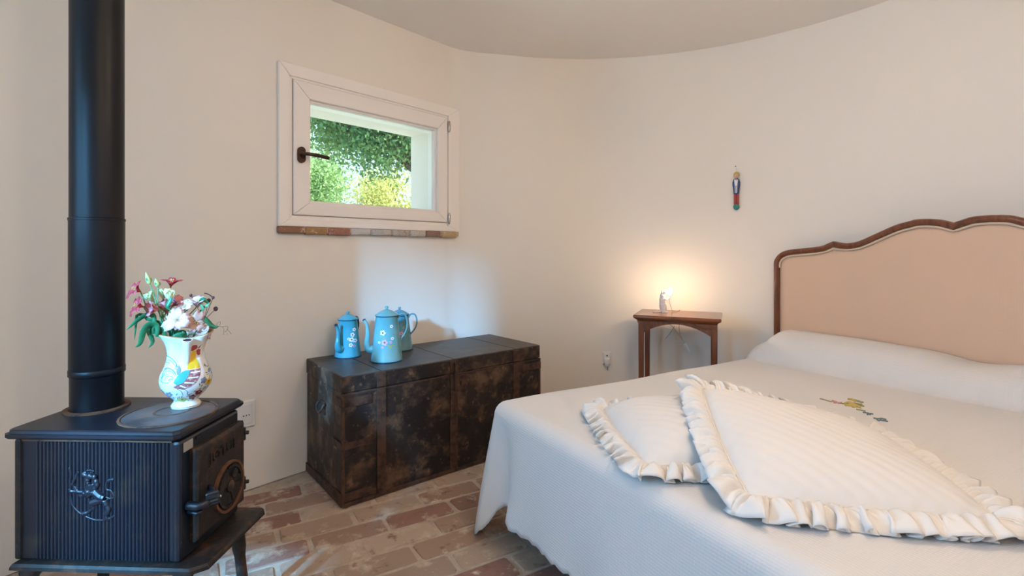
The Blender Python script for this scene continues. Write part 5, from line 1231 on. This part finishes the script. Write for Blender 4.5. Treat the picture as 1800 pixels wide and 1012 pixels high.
b = MB(); b.prism([(-0.006, pz(.44)), (0.006, pz(.44)), (0.007, pz(.62)), (0.011, pz(.78)), (0.0, pz(.81)), (-0.011, pz(.78)), (-0.007, pz(.62))], lambda a, z, d: Vector((a, -d, z)), 0.008, 0.0140); b.build('shirt_front', M['paint_white'], figp)
MB().box(-0.0018, 0.0018, -0.0146, -0.012, pz(.45), pz(.63)).build('coat_stripe', M['paint_dark'], figp)
MB().box(-0.004, 0.004, -0.0150, -0.010, pz(.775), pz(.80), 0.0008).build('bow_tie', M['paint_dark'], figp)
MB().ball((0, 0, pz(.885)), (0.0125, 0.010, pz(.065)), 16, 12).build('face', M['orn_face'], figp, smooth=True)
MB().ball((0, 0.003, pz(.915)), (0.0185, 0.009, pz(.082)), 16, 12).build('hair', M['orn_yellow'], figp, smooth=True)
b = MB(); 
for q in (-0.0045, 0.0045): b.ball((q, -0.0092, pz(.90)), 0.0012, 6, 5)
b.build('eyes', M['paint_dark'], figp); MB().ball((0, -0.0095, pz(.86)), (0.003, 0.001, 0.0012), 8, 5).build('mouth', M['paint_red'], figp)
MB().tube([(0, 0.006, pz(.99)), (-0.001, 0.010, pz(1.08)), (-0.002, 0.010, pz(1.15))], 0.0006, 5).build('hanging_thread', M['cord'], figp)
pn, nn = far_pt(1293, 292.5, 0.0); nail = wall_empty('wall_nail', pn, nn); tag(nail, 'small dark nail in the wall above the ornament', 'nail')
MB().lathe([(0, -0.010), (0.0012, -0.010), (0.0012, 0.005), (0.0035, 0.0055), (0.003, 0.007), (0, 0.0072)], 10, (0, 0, 0), axis=(0, -1, 0)).build('nail_head', M['iron_rust'], nail, smooth=True)

# ================================================================== OUTSIDE
g = mesh_obj('ground', [(-60, -40, -0.35), (60, -40, -0.35), (60, 80, -0.35), (-60, 80, -0.35)], [(0, 1, 2, 3)], M['grass']); tag(g, 'pale gravel ground outside', kind='structure')
def tree(name, label, base, crown, radii, nleaf, lsz, m, seed, clumps=26):
    rnd = random.Random(seed); t = empty(name, (base[0], base[1], -0.35)); tag(t, label, 'tree', 'trees outside the window')
    c = Vector(crown); b0 = Vector((base[0], base[1], -0.35))
    b = MB(); mid = (b0+c)/2+Vector((rnd.uniform(-.3, .3), rnd.uniform(-.3, .3), 0))
    b.tube(bez([b0, mid, c], 16), [0.24-0.010*i for i in range(17)], 9)
    cl = []
    for k in range(clumps):
        while True:
            d = Vector((rnd.uniform(-1, 1), rnd.uniform(-1, 1), rnd.uniform(-1, 1)))
            if 0.25 < d.length < 1: break
        p = c+Vector((d.x*radii[0], d.y*radii[1], d.z*radii[2])); cl.append(p)
        s = mid+(c-mid)*rnd.uniform(0.2, 0.9); b.tube(bez([s, (s+p)/2+Vector((0, 0, 0.2)), p], 6), [0.05, 0.045, 0.04, 0.03, 0.025, 0.02, 0.015], 5)
    b.xf(Matrix.Translation(-b0)).build('trunk_and_branches', M['bark'], t, smooth=True)
    V = []; Fc = []; rad = sum(radii)/3*0.42
    for k in range(nleaf):
        p0 = rnd.choice(cl); d = Vector((rnd.gauss(0, 1), rnd.gauss(0, 1), rnd.gauss(0, 0.85)))*rad*0.52
        p = p0+d-b0; a = Vector((rnd.gauss(0, 1), rnd.gauss(0, 1), rnd.gauss(0, 1))).normalized(); u = a.orthogonal().normalized(); s = lsz*rnd.uniform(0.7, 1.3)
        i = len(V); V += [p-a*s, p+u*s*0.5, p+a*s, p-u*s*0.5+a.cross(u)*s*0.25]; Fc.append((i, i+1, i+2, i+3))
    o = bpy.data.meshes.new('foliage'); o.from_pydata(V, [], Fc); o.update(); o.materials.append(M[m]); ob = link(bpy.data.objects.new('foliage', o), t); ob['kind'] = 'stuff'
    return t
tree('oak_tree', 'dark green oak crown filling the window view', (0.6, 9.6), (-2.30, 9.0, 3.62), (1.30, 1.1, 0.95), 26000, 0.042, 'leaf_oak', 1, 44)
tree('golden_tree', 'yellow green sunlit tree below the oak crown', (-3.3, 15.5), (-3.5, 15.0, 2.0), (1.35, 1.2, 1.2), 20000, 0.050, 'leaf_gold', 2)
tree('light_green_tree', 'fresh light green tree beside the golden one', (-6.6, 15.0), (-6.5, 14.6, 2.6), (1.3, 1.2, 1.7), 20000, 0.050, 'leaf_light', 3)
tree('golden_tree', 'yellow green tree farther back on the other side of the oak', (-1.9, 21.0), (-2.2, 20.6, 3.2), (1.5, 1.4, 1.9), 12000, 0.06, 'leaf_gold', 4)
